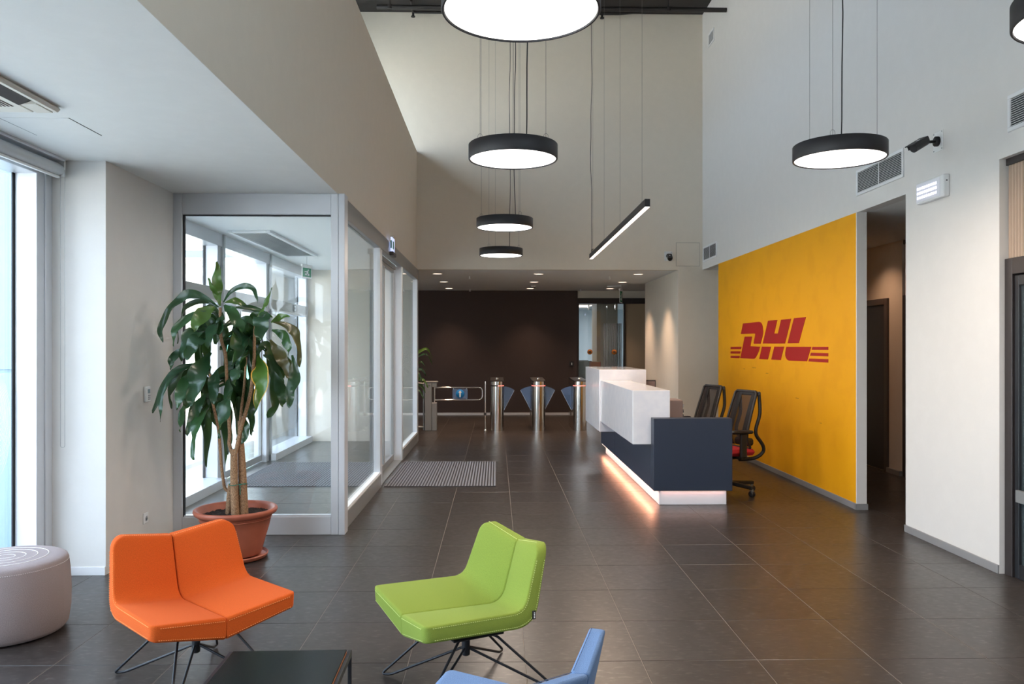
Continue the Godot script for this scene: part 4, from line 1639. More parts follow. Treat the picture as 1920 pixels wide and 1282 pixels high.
# ---------------------------------------------------------------- plants
func _leaf(plant: Node3D, width: float, kind: int, ctrl: Array) -> void:
	var pts := smooth_path(ctrl, 7)
	for i in range(2, pts.size() - 1):
		pts[i] += Vector3(sin(i * 0.9 + width * 90.0) * 0.05 * width, 0, cos(i * 0.7 + width * 70.0) * 0.12 * width)
	var n := pts.size()
	var yaw := rng.randf_range(-0.75, 0.75)
	var face := Vector3(sin(yaw), 0.25, cos(yaw))
	var phase := rng.randf() * TAU
	var twist := rng.randf_range(-1.0, 1.0)
	var rows := []
	var rims := []
	for i in n:
		var t := float(i) / (n - 1)
		var tan: Vector3 = (pts[mini(i + 1, n - 1)] - pts[maxi(i - 1, 0)]).normalized()
		var f := face.rotated(Vector3.UP, twist * t)
		var lat := tan.cross(f)
		if lat.length() < 0.15:
			lat = tan.cross(Vector3(1, 0.2, 0.3))
		lat = lat.normalized()
		var nor := lat.cross(tan).normalized()
		var w := width * 0.78 * (0.13 + 0.87 * smoothstep(0.0, 0.5, t)) * pow(maxf(0.0, 1.0 - pow(t, 2.3)), 0.9) * 1.06 + 0.0010
		var row := []
		for k in [-1.0, -0.55, 0.0, 0.55, 1.0]:
			var wave: float = (sin(t * 13.0 + phase + k * 1.9) * 0.17 + sin(t * 27.0 + phase * 2.0 - k) * 0.06) * absf(k) * width * smoothstep(0.08, 0.35, t)
			row.append(pts[i] + lat * k * w + nor * (0.22 * w * k * k + wave))
		rows.append(row)
		rims.append([row[0].lerp(row[1], 0.3) + nor * 0.001, row[0] + nor * 0.001, row[4].lerp(row[3], 0.3) + nor * 0.001, row[4] + nor * 0.001])
	var s := S(true)
	for i in n - 1:
		for j in 4:
			quad(s, rows[i][j], rows[i][j + 1], rows[i + 1][j + 1], rows[i + 1][j])
	var m: Material = [M.leaf_dark if rng.randf() < 0.6 else M.leaf_mid, M.leaf_light, M.leaf_brown, M.leaf_yellow][kind]
	var o := obj("leaf", s, m, plant)
	if kind == 3:
		s = S(true)
		for i in range(n / 4, n - 1):
			quad(s, rims[i][1], rims[i][0], rims[i + 1][0], rims[i + 1][1])
			quad(s, rims[i][2], rims[i][3], rims[i + 1][3], rims[i + 1][2])
		obj("dry_margin", s, M.leaf_rim, o)
		o.set_meta("label", "leaf with a dry yellow margin")


func _cane(root: Node3D, called: String, r0: float, r1: float, pts: Array, ringed := true) -> void:
	var path := smooth_path(pts, 8)
	var rings := []
	var n := path.size()
	var t0: Vector3 = (path[1] - path[0]).normalized()
	var side := t0.cross(Vector3.FORWARD).normalized()
	for i in n:
		var tan: Vector3 = (path[mini(i + 1, n - 1)] - path[maxi(i - 1, 0)]).normalized()
		side = (side - tan * side.dot(tan)).normalized()
		var up := side.cross(tan)
		var rr := lerpf(r0, r1, float(i) / (n - 1)) * (1.0 + (0.06 if ringed and i % 2 == 0 else -0.04 if ringed else rng.randf_range(-0.025, 0.025)))
		var ring := []
		for j in 14:
			var a := TAU * j / 14.0
			ring.append(path[i] + (side * cos(a) + up * sin(a)) * rr * (1.0 + 0.05 * sin(a * 3.0 + i * 0.35)))
		rings.append(ring)
	var s := S(true)
	loft(s, rings)
	obj(called, s, M.bark, root)


func _pot(root: Node3D, k: float, h: float) -> void:
	var s := S()
	lathe(s, [Vector2(0.0, 0.035), Vector2(0.185 * k, 0.035), Vector2(0.19 * k, 0.045), Vector2(0.215 * k, h * 0.35), Vector2(0.245 * k, h * 0.62), Vector2(0.268 * k, h * 0.86), Vector2(0.283 * k, h * 0.87), Vector2(0.3 * k, h * 0.9), Vector2(0.308 * k, h * 0.95), Vector2(0.305 * k, h * 0.985), Vector2(0.296 * k, h), Vector2(0.278 * k, h * 0.985), Vector2(0.262 * k, h * 0.94), Vector2(0.25 * k, h * 0.82), Vector2(0.0, h * 0.80)], 64, Vector3.ZERO, 1.3)
	var p := obj("pot", s, M.terracotta, root)
	s = S()
	lathe(s, [Vector2(0.0, 0.0), Vector2(0.20 * k, 0.0), Vector2(0.232 * k, 0.012), Vector2(0.24 * k, 0.034), Vector2(0.234 * k, 0.04), Vector2(0.222 * k, 0.02), Vector2(0.0, 0.014)], 56, Vector3.ZERO, 1.0)
	obj("saucer", s, M.terracotta, root)
	s = S()
	for y in [0.80, 0.83]:
		lathe(s, [Vector2(0.262 * k, h * y - 0.003), Vector2(0.2665 * k, h * y), Vector2(0.263 * k, h * y + 0.003)], 56, Vector3.ZERO, 2.0)
	obj("groove_ring", s, M.terracotta, p)
	s = S(true)
	var n := 26
	var hs := []
	for i in n + 1:
		var row := []
		for j in n + 1:
			var u := (i * 2.0 / n - 1.0)
			var v := (j * 2.0 / n - 1.0)
			var q := Vector2(u * sqrt(1 - v * v / 2), v * sqrt(1 - u * u / 2))
			row.append(Vector3(q.x * 0.256 * k, h * 0.85 + rng.randf_range(-0.008, 0.014), q.y * 0.256 * k))
		hs.append(row)
	for i in n:
		for j in n:
			quad(s, hs[i][j], hs[i][j + 1], hs[i + 1][j + 1], hs[i + 1][j])
	obj("soil", s, M.soil, root)


func _plants() -> void:
	rng.seed = 12
	var plant := thing("potted_plant", "tall dracaena with drooping leaves in a terracotta pot behind the orange chair", "plant", P(-1.99, 0, 6.12))
	_pot(plant, 1.0, 0.385)
	_cane(plant, "cane", 0.031, 0.026, [Vector3(0.006, 0.30, 0.03), Vector3(-0.002, 0.585, 0.03), Vector3(-0.004, 0.832, 0.03)], false)
	_cane(plant, "cane", 0.038, 0.018, [Vector3(0.051, 0.30, -0.02), Vector3(0.047, 0.585, -0.02), Vector3(0.035, 0.84, -0.015), Vector3(0.031, 1.045, -0.01)], false)
	_cane(plant, "cane", 0.024, 0.023, [Vector3(-0.068, 0.30, -0.03), Vector3(-0.055, 0.46, -0.03), Vector3(-0.047, 0.556, -0.03)], false)
	_cane(plant, "stem", 0.012, 0.010, [Vector3(-0.065, 0.50, -0.03), Vector3(-0.09, 0.53, -0.02), Vector3(-0.097, 0.606, 0), Vector3(-0.109, 0.712, 0), Vector3(-0.131, 0.967, 0), Vector3(-0.175, 1.189, 0), Vector3(-0.195, 1.407, 0)])
	_cane(plant, "stem", 0.015, 0.011, [Vector3(0.006, 0.778, 0.04), Vector3(0.047, 0.979, 0.03), Vector3(0.088, 1.14, 0.02), Vector3(0.121, 1.296, 0.01), Vector3(0.138, 1.505, 0), Vector3(0.142, 1.69, 0), Vector3(0.158, 1.834, 0)])
	_cane(plant, "stem", 0.014, 0.011, [Vector3(-0.024, 0.80, 0.02), Vector3(-0.045, 0.873, 0.01), Vector3(-0.047, 0.955, 0), Vector3(-0.06, 1.16, 0), Vector3(-0.068, 1.296, 0), Vector3(-0.078, 1.55, 0), Vector3(-0.113, 1.69, 0), Vector3(-0.119, 1.912, 0)])
	_cane(plant, "stem", 0.011, 0.009, [Vector3(0.023, 0.947, -0.01), Vector3(0.035, 1.119, -0.02), Vector3(0.06, 1.337, -0.02), Vector3(0.072, 1.53, -0.02)])
	var s := S(true)
	var ring := []
	for k in 20:
		var a := TAU * k / 19.0
		ring.append(Vector3(0.022 + cos(a) * 0.068, 0.565 + 0.006 * sin(a * 2.0), 0.005 + sin(a) * 0.058))
	tube(s, ring, 0.003, 5)
	tube(s, [Vector3(0.05, 0.565, 0.062), Vector3(0.055, 0.53, 0.066), Vector3(0.052, 0.49, 0.06)], 0.0025, 5)
	tube(s, [Vector3(0.05, 0.565, 0.062), Vector3(0.075, 0.575, 0.07), Vector3(0.09, 0.57, 0.06)], 0.0025, 5)
	obj("green_tie", s, M.tie, plant)
	_leaf(plant, 0.057, 1, [Vector3(-0.119, 1.924, 0.00), Vector3(-0.138, 2.027, 0.01), Vector3(-0.134, 2.145, 0.02), Vector3(-0.130, 2.263, 0.03)])
	_leaf(plant, 0.028, 1, [Vector3(-0.130, 1.998, 0.00), Vector3(-0.152, 2.057, 0.06), Vector3(-0.174, 2.130, 0.10)])
	_leaf(plant, 0.053, 0, [Vector3(-0.130, 1.916, 0.00), Vector3(-0.226, 1.990, 0.04), Vector3(-0.344, 2.005, 0.06), Vector3(-0.454, 1.909, 0.08), Vector3(-0.528, 1.747, 0.10), Vector3(-0.502, 1.644, 0.12)])
	_leaf(plant, 0.041, 0, [Vector3(-0.138, 1.916, 0.00), Vector3(-0.241, 1.961, -0.03), Vector3(-0.381, 1.924, -0.05), Vector3(-0.454, 1.806, -0.07), Vector3(-0.473, 1.636, -0.08)])
	_leaf(plant, 0.046, 0, [Vector3(-0.152, 1.880, 0.00), Vector3(-0.285, 1.850, 0.09), Vector3(-0.395, 1.740, 0.15), Vector3(-0.392, 1.614, 0.20)])
	_leaf(plant, 0.034, 0, [Vector3(-0.093, 1.953, 0.00), Vector3(-0.012, 2.034, 0.06), Vector3(0.098, 2.071, 0.09), Vector3(0.179, 2.034, 0.12), Vector3(0.209, 1.939, 0.15)])
	_leaf(plant, 0.037, 1, [Vector3(-0.082, 1.950, 0.00), Vector3(-0.012, 1.964, -0.07), Vector3(0.061, 1.909, -0.12)])
	_leaf(plant, 0.072, 0, [Vector3(-0.086, 1.931, 0.00), Vector3(-0.020, 1.880, 0.06), Vector3(0.047, 1.784, 0.09), Vector3(0.091, 1.710, 0.12)])
	_leaf(plant, 0.031, 0, [Vector3(-0.071, 1.909, 0.00), Vector3(0.069, 1.916, -0.09), Vector3(0.165, 1.880, -0.15), Vector3(0.224, 1.843, -0.20)])
	_leaf(plant, 0.041, 1, [Vector3(0.161, 1.821, 0.00), Vector3(0.216, 1.916, -0.02), Vector3(0.268, 2.071, -0.03)])
	_leaf(plant, 0.038, 1, [Vector3(0.268, 1.799, 0.00), Vector3(0.356, 1.835, 0.07), Vector3(0.441, 1.843, 0.12)])
	_leaf(plant, 0.094, 0, [Vector3(0.172, 1.843, 0.00), Vector3(0.231, 1.835, 0.10), Vector3(0.242, 1.747, 0.17), Vector3(0.249, 1.651, 0.22)])
	_leaf(plant, 0.056, 2, [Vector3(0.275, 1.806, 0.00), Vector3(0.393, 1.762, -0.05), Vector3(0.452, 1.644, -0.08), Vector3(0.459, 1.452, -0.10)])
	_leaf(plant, 0.062, 0, [Vector3(0.275, 1.740, 0.00), Vector3(0.378, 1.703, 0.07), Vector3(0.430, 1.629, 0.12), Vector3(0.445, 1.526, 0.16)])
	_leaf(plant, 0.068, 2, [Vector3(0.260, 1.666, 0.00), Vector3(0.327, 1.577, 0.04), Vector3(0.386, 1.482, 0.06), Vector3(0.423, 1.371, 0.08)])
	_leaf(plant, 0.089, 3, [Vector3(0.186, 1.549, 0.05), Vector3(0.239, 1.443, 0.17), Vector3(0.260, 1.316, 0.24), Vector3(0.239, 1.157, 0.30)])
	_leaf(plant, 0.083, 1, [Vector3(-0.160, 1.916, 0.00), Vector3(-0.233, 1.843, 0.09), Vector3(-0.263, 1.725, 0.15)])
	_leaf(plant, 0.083, 0, [Vector3(-0.152, 1.725, 0.00), Vector3(-0.241, 1.725, 0.12), Vector3(-0.300, 1.644, 0.19), Vector3(-0.314, 1.504, 0.25)])
	_leaf(plant, 0.084, 0, [Vector3(-0.145, 1.710, 0.05), Vector3(-0.211, 1.673, 0.18), Vector3(-0.241, 1.600, 0.25), Vector3(-0.248, 1.511, 0.32)])
	_leaf(plant, 0.068, 0, [Vector3(-0.097, 1.872, 0.00), Vector3(-0.086, 1.776, 0.09), Vector3(-0.082, 1.688, 0.14)])
	_leaf(plant, 0.083, 0, [Vector3(-0.012, 1.762, 0.00), Vector3(0.032, 1.688, 0.10), Vector3(0.054, 1.577, 0.17), Vector3(0.043, 1.467, 0.22)])
	_leaf(plant, 0.075, 0, [Vector3(0.120, 1.703, 0.00), Vector3(0.102, 1.614, 0.09), Vector3(0.098, 1.504, 0.15), Vector3(0.087, 1.393, 0.20)])
	_leaf(plant, 0.046, 0, [Vector3(-0.329, 1.592, 0.00), Vector3(-0.410, 1.570, 0.05), Vector3(-0.451, 1.511, 0.08), Vector3(-0.454, 1.437, 0.10)])
	_leaf(plant, 0.059, 0, [Vector3(-0.130, 1.835, 0.00), Vector3(-0.167, 1.740, -0.06), Vector3(-0.182, 1.629, -0.10)])
	_leaf(plant, 0.052, 0, [Vector3(-0.108, 1.762, 0.00), Vector3(-0.005, 1.806, -0.10), Vector3(0.084, 1.791, -0.17), Vector3(0.143, 1.740, -0.22)])
	_leaf(plant, 0.066, 0, [Vector3(-0.108, 1.835, 0.00), Vector3(-0.130, 1.725, 0.15), Vector3(-0.123, 1.600, 0.25)])
	_leaf(plant, 0.059, 0, [Vector3(-0.027, 1.747, 0.00), Vector3(-0.020, 1.644, -0.07), Vector3(-0.027, 1.533, -0.12)])
	_leaf(plant, 0.097, 0, [Vector3(-0.173, 1.570, 0.05), Vector3(-0.200, 1.453, 0.18), Vector3(-0.216, 1.305, 0.25), Vector3(-0.226, 1.178, 0.32)])
	_leaf(plant, 0.066, 0, [Vector3(-0.142, 1.432, 0.00), Vector3(-0.136, 1.316, 0.09), Vector3(-0.110, 1.178, 0.15)])
	_leaf(plant, 0.049, 0, [Vector3(-0.237, 1.485, 0.00), Vector3(-0.395, 1.443, 0.06), Vector3(-0.512, 1.295, 0.09), Vector3(-0.581, 1.115, 0.12)])
	_leaf(plant, 0.044, 0, [Vector3(-0.290, 1.485, 0.00), Vector3(-0.417, 1.422, 0.12), Vector3(-0.480, 1.263, 0.20), Vector3(-0.464, 1.062, 0.26)])
	_leaf(plant, 0.049, 0, [Vector3(-0.216, 1.422, 0.00), Vector3(-0.417, 1.400, -0.06), Vector3(-0.533, 1.263, -0.09), Vector3(-0.533, 1.131, -0.12)])
	_leaf(plant, 0.066, 0, [Vector3(-0.290, 1.474, 0.00), Vector3(-0.353, 1.369, 0.03), Vector3(-0.362, 1.157, 0.05)])
	_leaf(plant, 0.083, 0, [Vector3(-0.237, 1.411, 0.00), Vector3(-0.311, 1.348, 0.15), Vector3(-0.353, 1.147, 0.24)])
	_leaf(plant, 0.059, 0, [Vector3(-0.311, 1.221, 0.00), Vector3(-0.374, 1.125, 0.06), Vector3(-0.380, 0.972, 0.10)])
	_leaf(plant, 0.059, 0, [Vector3(-0.226, 1.252, 0.00), Vector3(-0.274, 1.125, 0.11), Vector3(-0.300, 0.946, 0.18)])
	_leaf(plant, 0.059, 0, [Vector3(-0.194, 1.168, 0.00), Vector3(-0.237, 1.020, 0.17), Vector3(-0.216, 0.787, 0.28)])
	_leaf(plant, 0.095, 0, [Vector3(-0.057, 1.369, 0.00), Vector3(-0.015, 1.231, 0.14), Vector3(-0.015, 1.083, 0.23), Vector3(-0.027, 0.946, 0.30)])
	_leaf(plant, 0.044, 0, [Vector3(0.075, 1.062, 0.00), Vector3(0.091, 0.967, 0.03), Vector3(0.057, 0.872, 0.05)])
	_leaf(plant, 0.108, 0, [Vector3(0.102, 1.591, 0.02), Vector3(0.091, 1.474, 0.19), Vector3(0.081, 1.337, 0.30)])
	_leaf(plant, 0.076, 0, [Vector3(0.250, 1.549, 0.00), Vector3(0.292, 1.379, -0.05), Vector3(0.271, 1.168, -0.08), Vector3(0.213, 1.057, -0.10)])
	_leaf(plant, 0.066, 0, [Vector3(0.292, 1.422, 0.00), Vector3(0.340, 1.263, -0.03), Vector3(0.345, 1.147, -0.05)])
	_leaf(plant, 0.066, 0, [Vector3(0.430, 1.549, 0.00), Vector3(0.461, 1.400, 0.05), Vector3(0.435, 1.252, 0.08), Vector3(0.435, 1.147, 0.10)])
	_leaf(plant, 0.076, 2, [Vector3(0.345, 1.591, 0.00), Vector3(0.377, 1.474, -0.10), Vector3(0.419, 1.385, -0.16)])
	_leaf(plant, 0.055, 0, [Vector3(0.144, 1.517, 0.00), Vector3(0.171, 1.379, -0.05), Vector3(0.144, 1.242, -0.08)])
	_leaf(plant, 0.063, 0, [Vector3(0.102, 1.369, 0.00), Vector3(0.114, 1.189, -0.06), Vector3(0.081, 1.041, -0.10)])
	_leaf(plant, 0.044, 0, [Vector3(-0.173, 1.168, 0.00), Vector3(-0.173, 1.062, -0.05), Vector3(-0.142, 0.967, -0.08)])
	_leaf(plant, 0.049, 0, [Vector3(-0.062, 1.400, 0.00), Vector3(-0.015, 1.411, -0.07), Vector3(0.038, 1.358, -0.11), Vector3(0.059, 1.263, -0.15)])
	_leaf(plant, 0.063, 0, [Vector3(0.017, 1.231, 0.00), Vector3(0.036, 1.136, -0.09), Vector3(0.028, 1.051, -0.14)])
	_leaf(plant, 0.074, 0, [Vector3(-0.279, 1.422, 0.00), Vector3(-0.274, 1.316, -0.10), Vector3(-0.263, 1.199, -0.16)])
	_leaf(plant, 0.063, 0, [Vector3(0.208, 1.549, 0.00), Vector3(0.282, 1.485, -0.14), Vector3(0.313, 1.358, -0.22)])
	_leaf(plant, 0.074, 0, [Vector3(-0.004, 1.601, 0.00), Vector3(-0.046, 1.527, -0.11), Vector3(-0.062, 1.422, -0.18)])
	_leaf(plant, 0.059, 0, [Vector3(0.135, 1.791, 0.00), Vector3(0.165, 1.703, -0.10), Vector3(0.172, 1.577, -0.16)])
	_leaf(plant, 0.052, 0, [Vector3(0.231, 1.688, 0.00), Vector3(0.283, 1.577, -0.12), Vector3(0.312, 1.430, -0.20)])
	# leaves on the far side
	for i in 26:
		var head: Vector3 = [Vector3(-0.12, 1.86, 0), Vector3(0.16, 1.78, 0), Vector3(-0.19, 1.38, 0)][i % 3]
		var a := -PI / 2 + rng.randf_range(-1.15, 1.15)
		var e := Vector3(cos(a), 0, sin(a))
		var l := rng.randf_range(0.22, 0.34)
		var b := head - Vector3(0, rng.randf_range(0.0, 0.28), 0)
		_leaf(plant, rng.randf_range(0.055, 0.085), 0, [b, b + e * l * 0.4 + Vector3(0, 0.07, 0), b + e * l * 0.8 + Vector3(0, 0.0, 0), b + e * l + Vector3(0, -0.2, 0), b + e * l * 1.02 + Vector3(0, -rng.randf_range(0.34, 0.5), 0)])
	# yucca behind the glass lobby
	var y := thing("potted_plant", "sword-leaved yucca showing a few leaves beside the dark lobby wall, behind the glass lobby", "plant", P(-1.74, 0, 14.6))
	_pot(y, 0.75, 0.34)
	_cane(y, "cane", 0.035, 0.028, [Vector3(0, 0.25, 0), Vector3(0.01, 0.7, 0), Vector3(0, 1.15, 0)])
	for i in 34:
		var a := i * 2.4
		var e := Vector3(cos(a), 0, sin(a))
		var up := lerpf(0.75, -0.35, i / 34.0)
		var b := Vector3(0, lerpf(1.2, 0.85, i / 34.0), 0)
		var l := rng.randf_range(0.5, 0.62) * (1.0 if i > 6 else 1.15)
		_leaf(y, 0.045, 0 if i % 3 else 1, [b, b + (e * 0.4 + Vector3(0, up * 0.55, 0)) * l, b + (e * 0.75 + Vector3(0, up * 0.8, 0)) * l, b + (e * 0.92 + Vector3(0, up * 0.8 - 0.28, 0)) * l])


# ---------------------------------------------------------------- seating
const SHELL := {
	"side": [Vector2(0.4897, 0.4254), Vector2(0.0, 0.4153), Vector2(-0.0972, 0.7027), Vector2(0.484, 0.352), Vector2(-0.058, 0.335), Vector2(-0.150, 0.706)],
	"seam": [Vector2(0.4648, 0.377), Vector2(-0.056, 0.3561), Vector2(-0.1394, 0.6471), Vector2(0.460, 0.272), Vector2(-0.128, 0.262), Vector2(-0.203, 0.655)],
}


func _poly(a: Vector2, b: Vector2, c: Vector2, r: float) -> Array:   # polyline with a rounded corner, resampled by length
	var raw := [a]
	var p := b + (a - b).normalized() * r
	var q := b + (c - b).normalized() * r
	for k in 13:
		var t := k / 12.0
		raw.append(p.lerp(b, t).lerp(b.lerp(q, t), t))
	raw.append(c)
	return raw


func _along(raw: Array, t: float) -> Vector2:
	var L := 0.0
	for i in raw.size() - 1:
		L += raw[i].distance_to(raw[i + 1])
	var w := t * L
	for i in raw.size() - 1:
		var d: float = raw[i].distance_to(raw[i + 1])
		if w <= d or i == raw.size() - 2:
			return raw[i].lerp(raw[i + 1], clampf(w / maxf(d, 1e-6), 0.0, 1.0))
		w -= d
	return raw[-1]


func _shell_mesh(sg: float) -> Array:   # one half of the upholstered shell, its stitching
	var hub := 0.135
	var A: Array = SHELL.side
	var B: Array = SHELL.seam
	var iw := _poly(A[0], A[1], A[2], 0.055)
	var ow := _poly(A[3], A[4], A[5], 0.10)
	var is_ := _poly(B[0], B[1], B[2], 0.075)
	var os := _poly(B[3], B[4], B[5], 0.12)
	var L := 0.79
	var ds := [0.0, 0.003, 0.008, 0.014, 0.022, 0.032, 0.045]
	for k in range(1, 30):
		ds.append(0.045 + (L - 0.115) * k / 30.0)
	for v in [0.07, 0.055, 0.042, 0.03, 0.02, 0.012, 0.006, 0.002, 0.0]:
		ds.append(L - v)
	var rings := []
	var upper := []
	var lower := []
	var seam_up := []
	for d in ds:
		var t: float = d / L
		var xw := lerpf(0.3422, 0.3313, minf(t / 0.62, 1.0)) if t < 0.62 else lerpf(0.3313, 0.3011, (t - 0.62) / 0.38)
		var cut := 0.0
		var e: float = L - d
		if d < 0.035:
			cut = 0.035 - sqrt(maxf(0.0, 0.035 * 0.035 - (0.035 - d) * (0.035 - d)))
		elif e < 0.065:
			cut = 0.065 - sqrt(maxf(0.0, 0.065 * 0.065 - (0.065 - e) * (0.065 - e)))
		var k := (xw - cut) / xw
		var P4 := []
		for q in [[is_, 0.0015, 0.0], [iw, xw, k], [ow, xw, k], [os, 0.0015, 0.0]]:
			var v := _along(q[0], t)
			if q[2] > 0.0:
				var sv := _along(is_ if q[0] == iw else os, t)
				v = sv.lerp(v, k)
			P4.append(Vector3(-(q[1] * (k if q[2] > 0.0 else 1.0)) * sg, v.y, -(v.x - hub)))
		# pull the ends in for a soft edge
		var soft := 0.0
		if d < 0.012:
			soft = 0.012 - sqrt(maxf(0.0, 0.012 * 0.012 - (0.012 - d) * (0.012 - d)))
		elif e < 0.012:
			soft = 0.012 - sqrt(maxf(0.0, 0.012 * 0.012 - (0.012 - e) * (0.012 - e)))
		if soft > 0.0:
			for pr in [[0, 3], [1, 2]]:
				var u: Vector3 = (P4[pr[1]] - P4[pr[0]]).normalized() * soft
				P4[pr[0]] += u
				P4[pr[1]] -= u
		var ring := []
		for j in 4:
			var c: Vector3 = P4[j]
			var a: Vector3 = P4[(j + 3) % 4]
			var b: Vector3 = P4[(j + 1) % 4]
			var r := 0.010
			var p := c + (a - c).normalized() * r
			var q := c + (b - c).normalized() * r
			ring.append(p)
			ring.append(p.lerp(c, 0.5).lerp(c.lerp(q, 0.5), 0.5))
			ring.append(q)
		rings.append(ring)
		var out := Vector3(-sg, 0, 0) * 0.0008
		upper.append(P4[1].lerp(P4[2], 0.16) + out)
		lower.append(P4[1].lerp(P4[2], 0.86) + out)
		seam_up.append(P4[0])
	var s := S(true)
	loft(s, rings)
	s.generate_normals()
	var shell := s.commit()
	var st := S()
	_dashes(st, upper.slice(6, upper.size() - 8))
	_dashes(st, lower.slice(6, lower.size() - 8))
	# front and top stitching between seam and side
	for e in [[2, 0.14, -0.0012], [2, 0.88, -0.0012], [rings.size() - 3, 0.1, 0.0]]:
		var ring: Array = rings[e[0]]
		var a: Vector3 = ring[1].lerp(ring[10], e[1])
		var b: Vector3 = ring[4].lerp(ring[7], e[1])
		a += (b - a) * 0.03
		b += (a - b) * 0.05
		var fwd := Vector3(0, 0, -0.009) if e[0] == 2 else Vector3(0, 0.0095, 0.002)
		_dashes(st, [a + fwd, a.lerp(b, 0.5) + fwd, b + fwd])
	# mitre between seat side and back side
	var mi := 0
	for i in ds.size():
		if ds[i] / L < 0.615:
			mi = i
	var ma: Vector3 = rings[mi][4]
	var mb: Vector3 = rings[mi][7]
	_dashes(st, [ma + Vector3(-sg, 0, 0) * 0.0008, mb + Vector3(-sg, 0, 0) * 0.0008])
	st.generate_normals()
	return [shell, st.commit()]


func _dashes(s: SurfaceTool, pts: Array) -> void:
	var acc := 0.0
	var step := 0.0105
	for i in pts.size() - 1:
		var a: Vector3 = pts[i]
		var b: Vector3 = pts[i + 1]
		var l := a.distance_to(b)
		if l < 1e-5:
			continue
		var dir := (b - a) / l
		var w := acc
		while w < l:
			var side := dir.cross(Vector3.UP if absf(dir.y) < 0.8 else Vector3.RIGHT).normalized()
			var xf := Transform3D(Basis(dir, side, dir.cross(side)), a + dir * w)
			box(s, Vector3(-0.003, -0.0011, -0.0011), Vector3(0.003, 0.0011, 0.0011), 0.0, xf)
			w += step
		acc = w - l


func _lounge_chair(label: String, felt: Material, thread: Material, at: Vector2, ang: float) -> Node3D:
	if not has_meta("shell_meshes"):
		set_meta("shell_meshes", [_shell_mesh(1.0), _shell_mesh(-1.0)])
	var f := Vector2(cos(ang), sin(ang))
	var t := thing("lounge_chair", label, "chair", P(at.x + f.x * 0.135, 0, at.y + f.y * 0.135), atan2(-f.x, f.y), "felt lounge chairs round the low table")
	for h in get_meta("shell_meshes"):
		var sh := objm("shell_half", h[0], felt, t)
		objm("stitching", h[1], thread, sh).set_meta("kind", "stuff")
	var s := S()
	lathe(s, [Vector2(0, 0.13), Vector2(0.017, 0.13), Vector2(0.02, 0.134), Vector2(0.02, 0.27), Vector2(0, 0.27)], 24)
	obj("hub", s, M.rod_black, t)
	s = S()
	box(s, Vector3(-0.15, 0.256, -0.13), Vector3(0.15, 0.266, 0.13), 0.003)
	obj("mounting_plate", s, M.rod_black, t)
	for a in [-1.0, 1.0]:
		for b in [-1.0, 1.0]:
			s = S(true)
			tube(s, bend([Vector3(a * 0.02, 0.247, b * 0.02), Vector3(a * 0.13, 0.247, b * 0.10), Vector3(a * 0.262, 0.009, b * 0.335), Vector3(a * 0.225, 0.012, b * 0.30), Vector3(a * 0.012, 0.165, b * 0.012)], 0.022, 6), 0.0065, 9)
			obj("leg", s, M.rod_black, t)
	return t


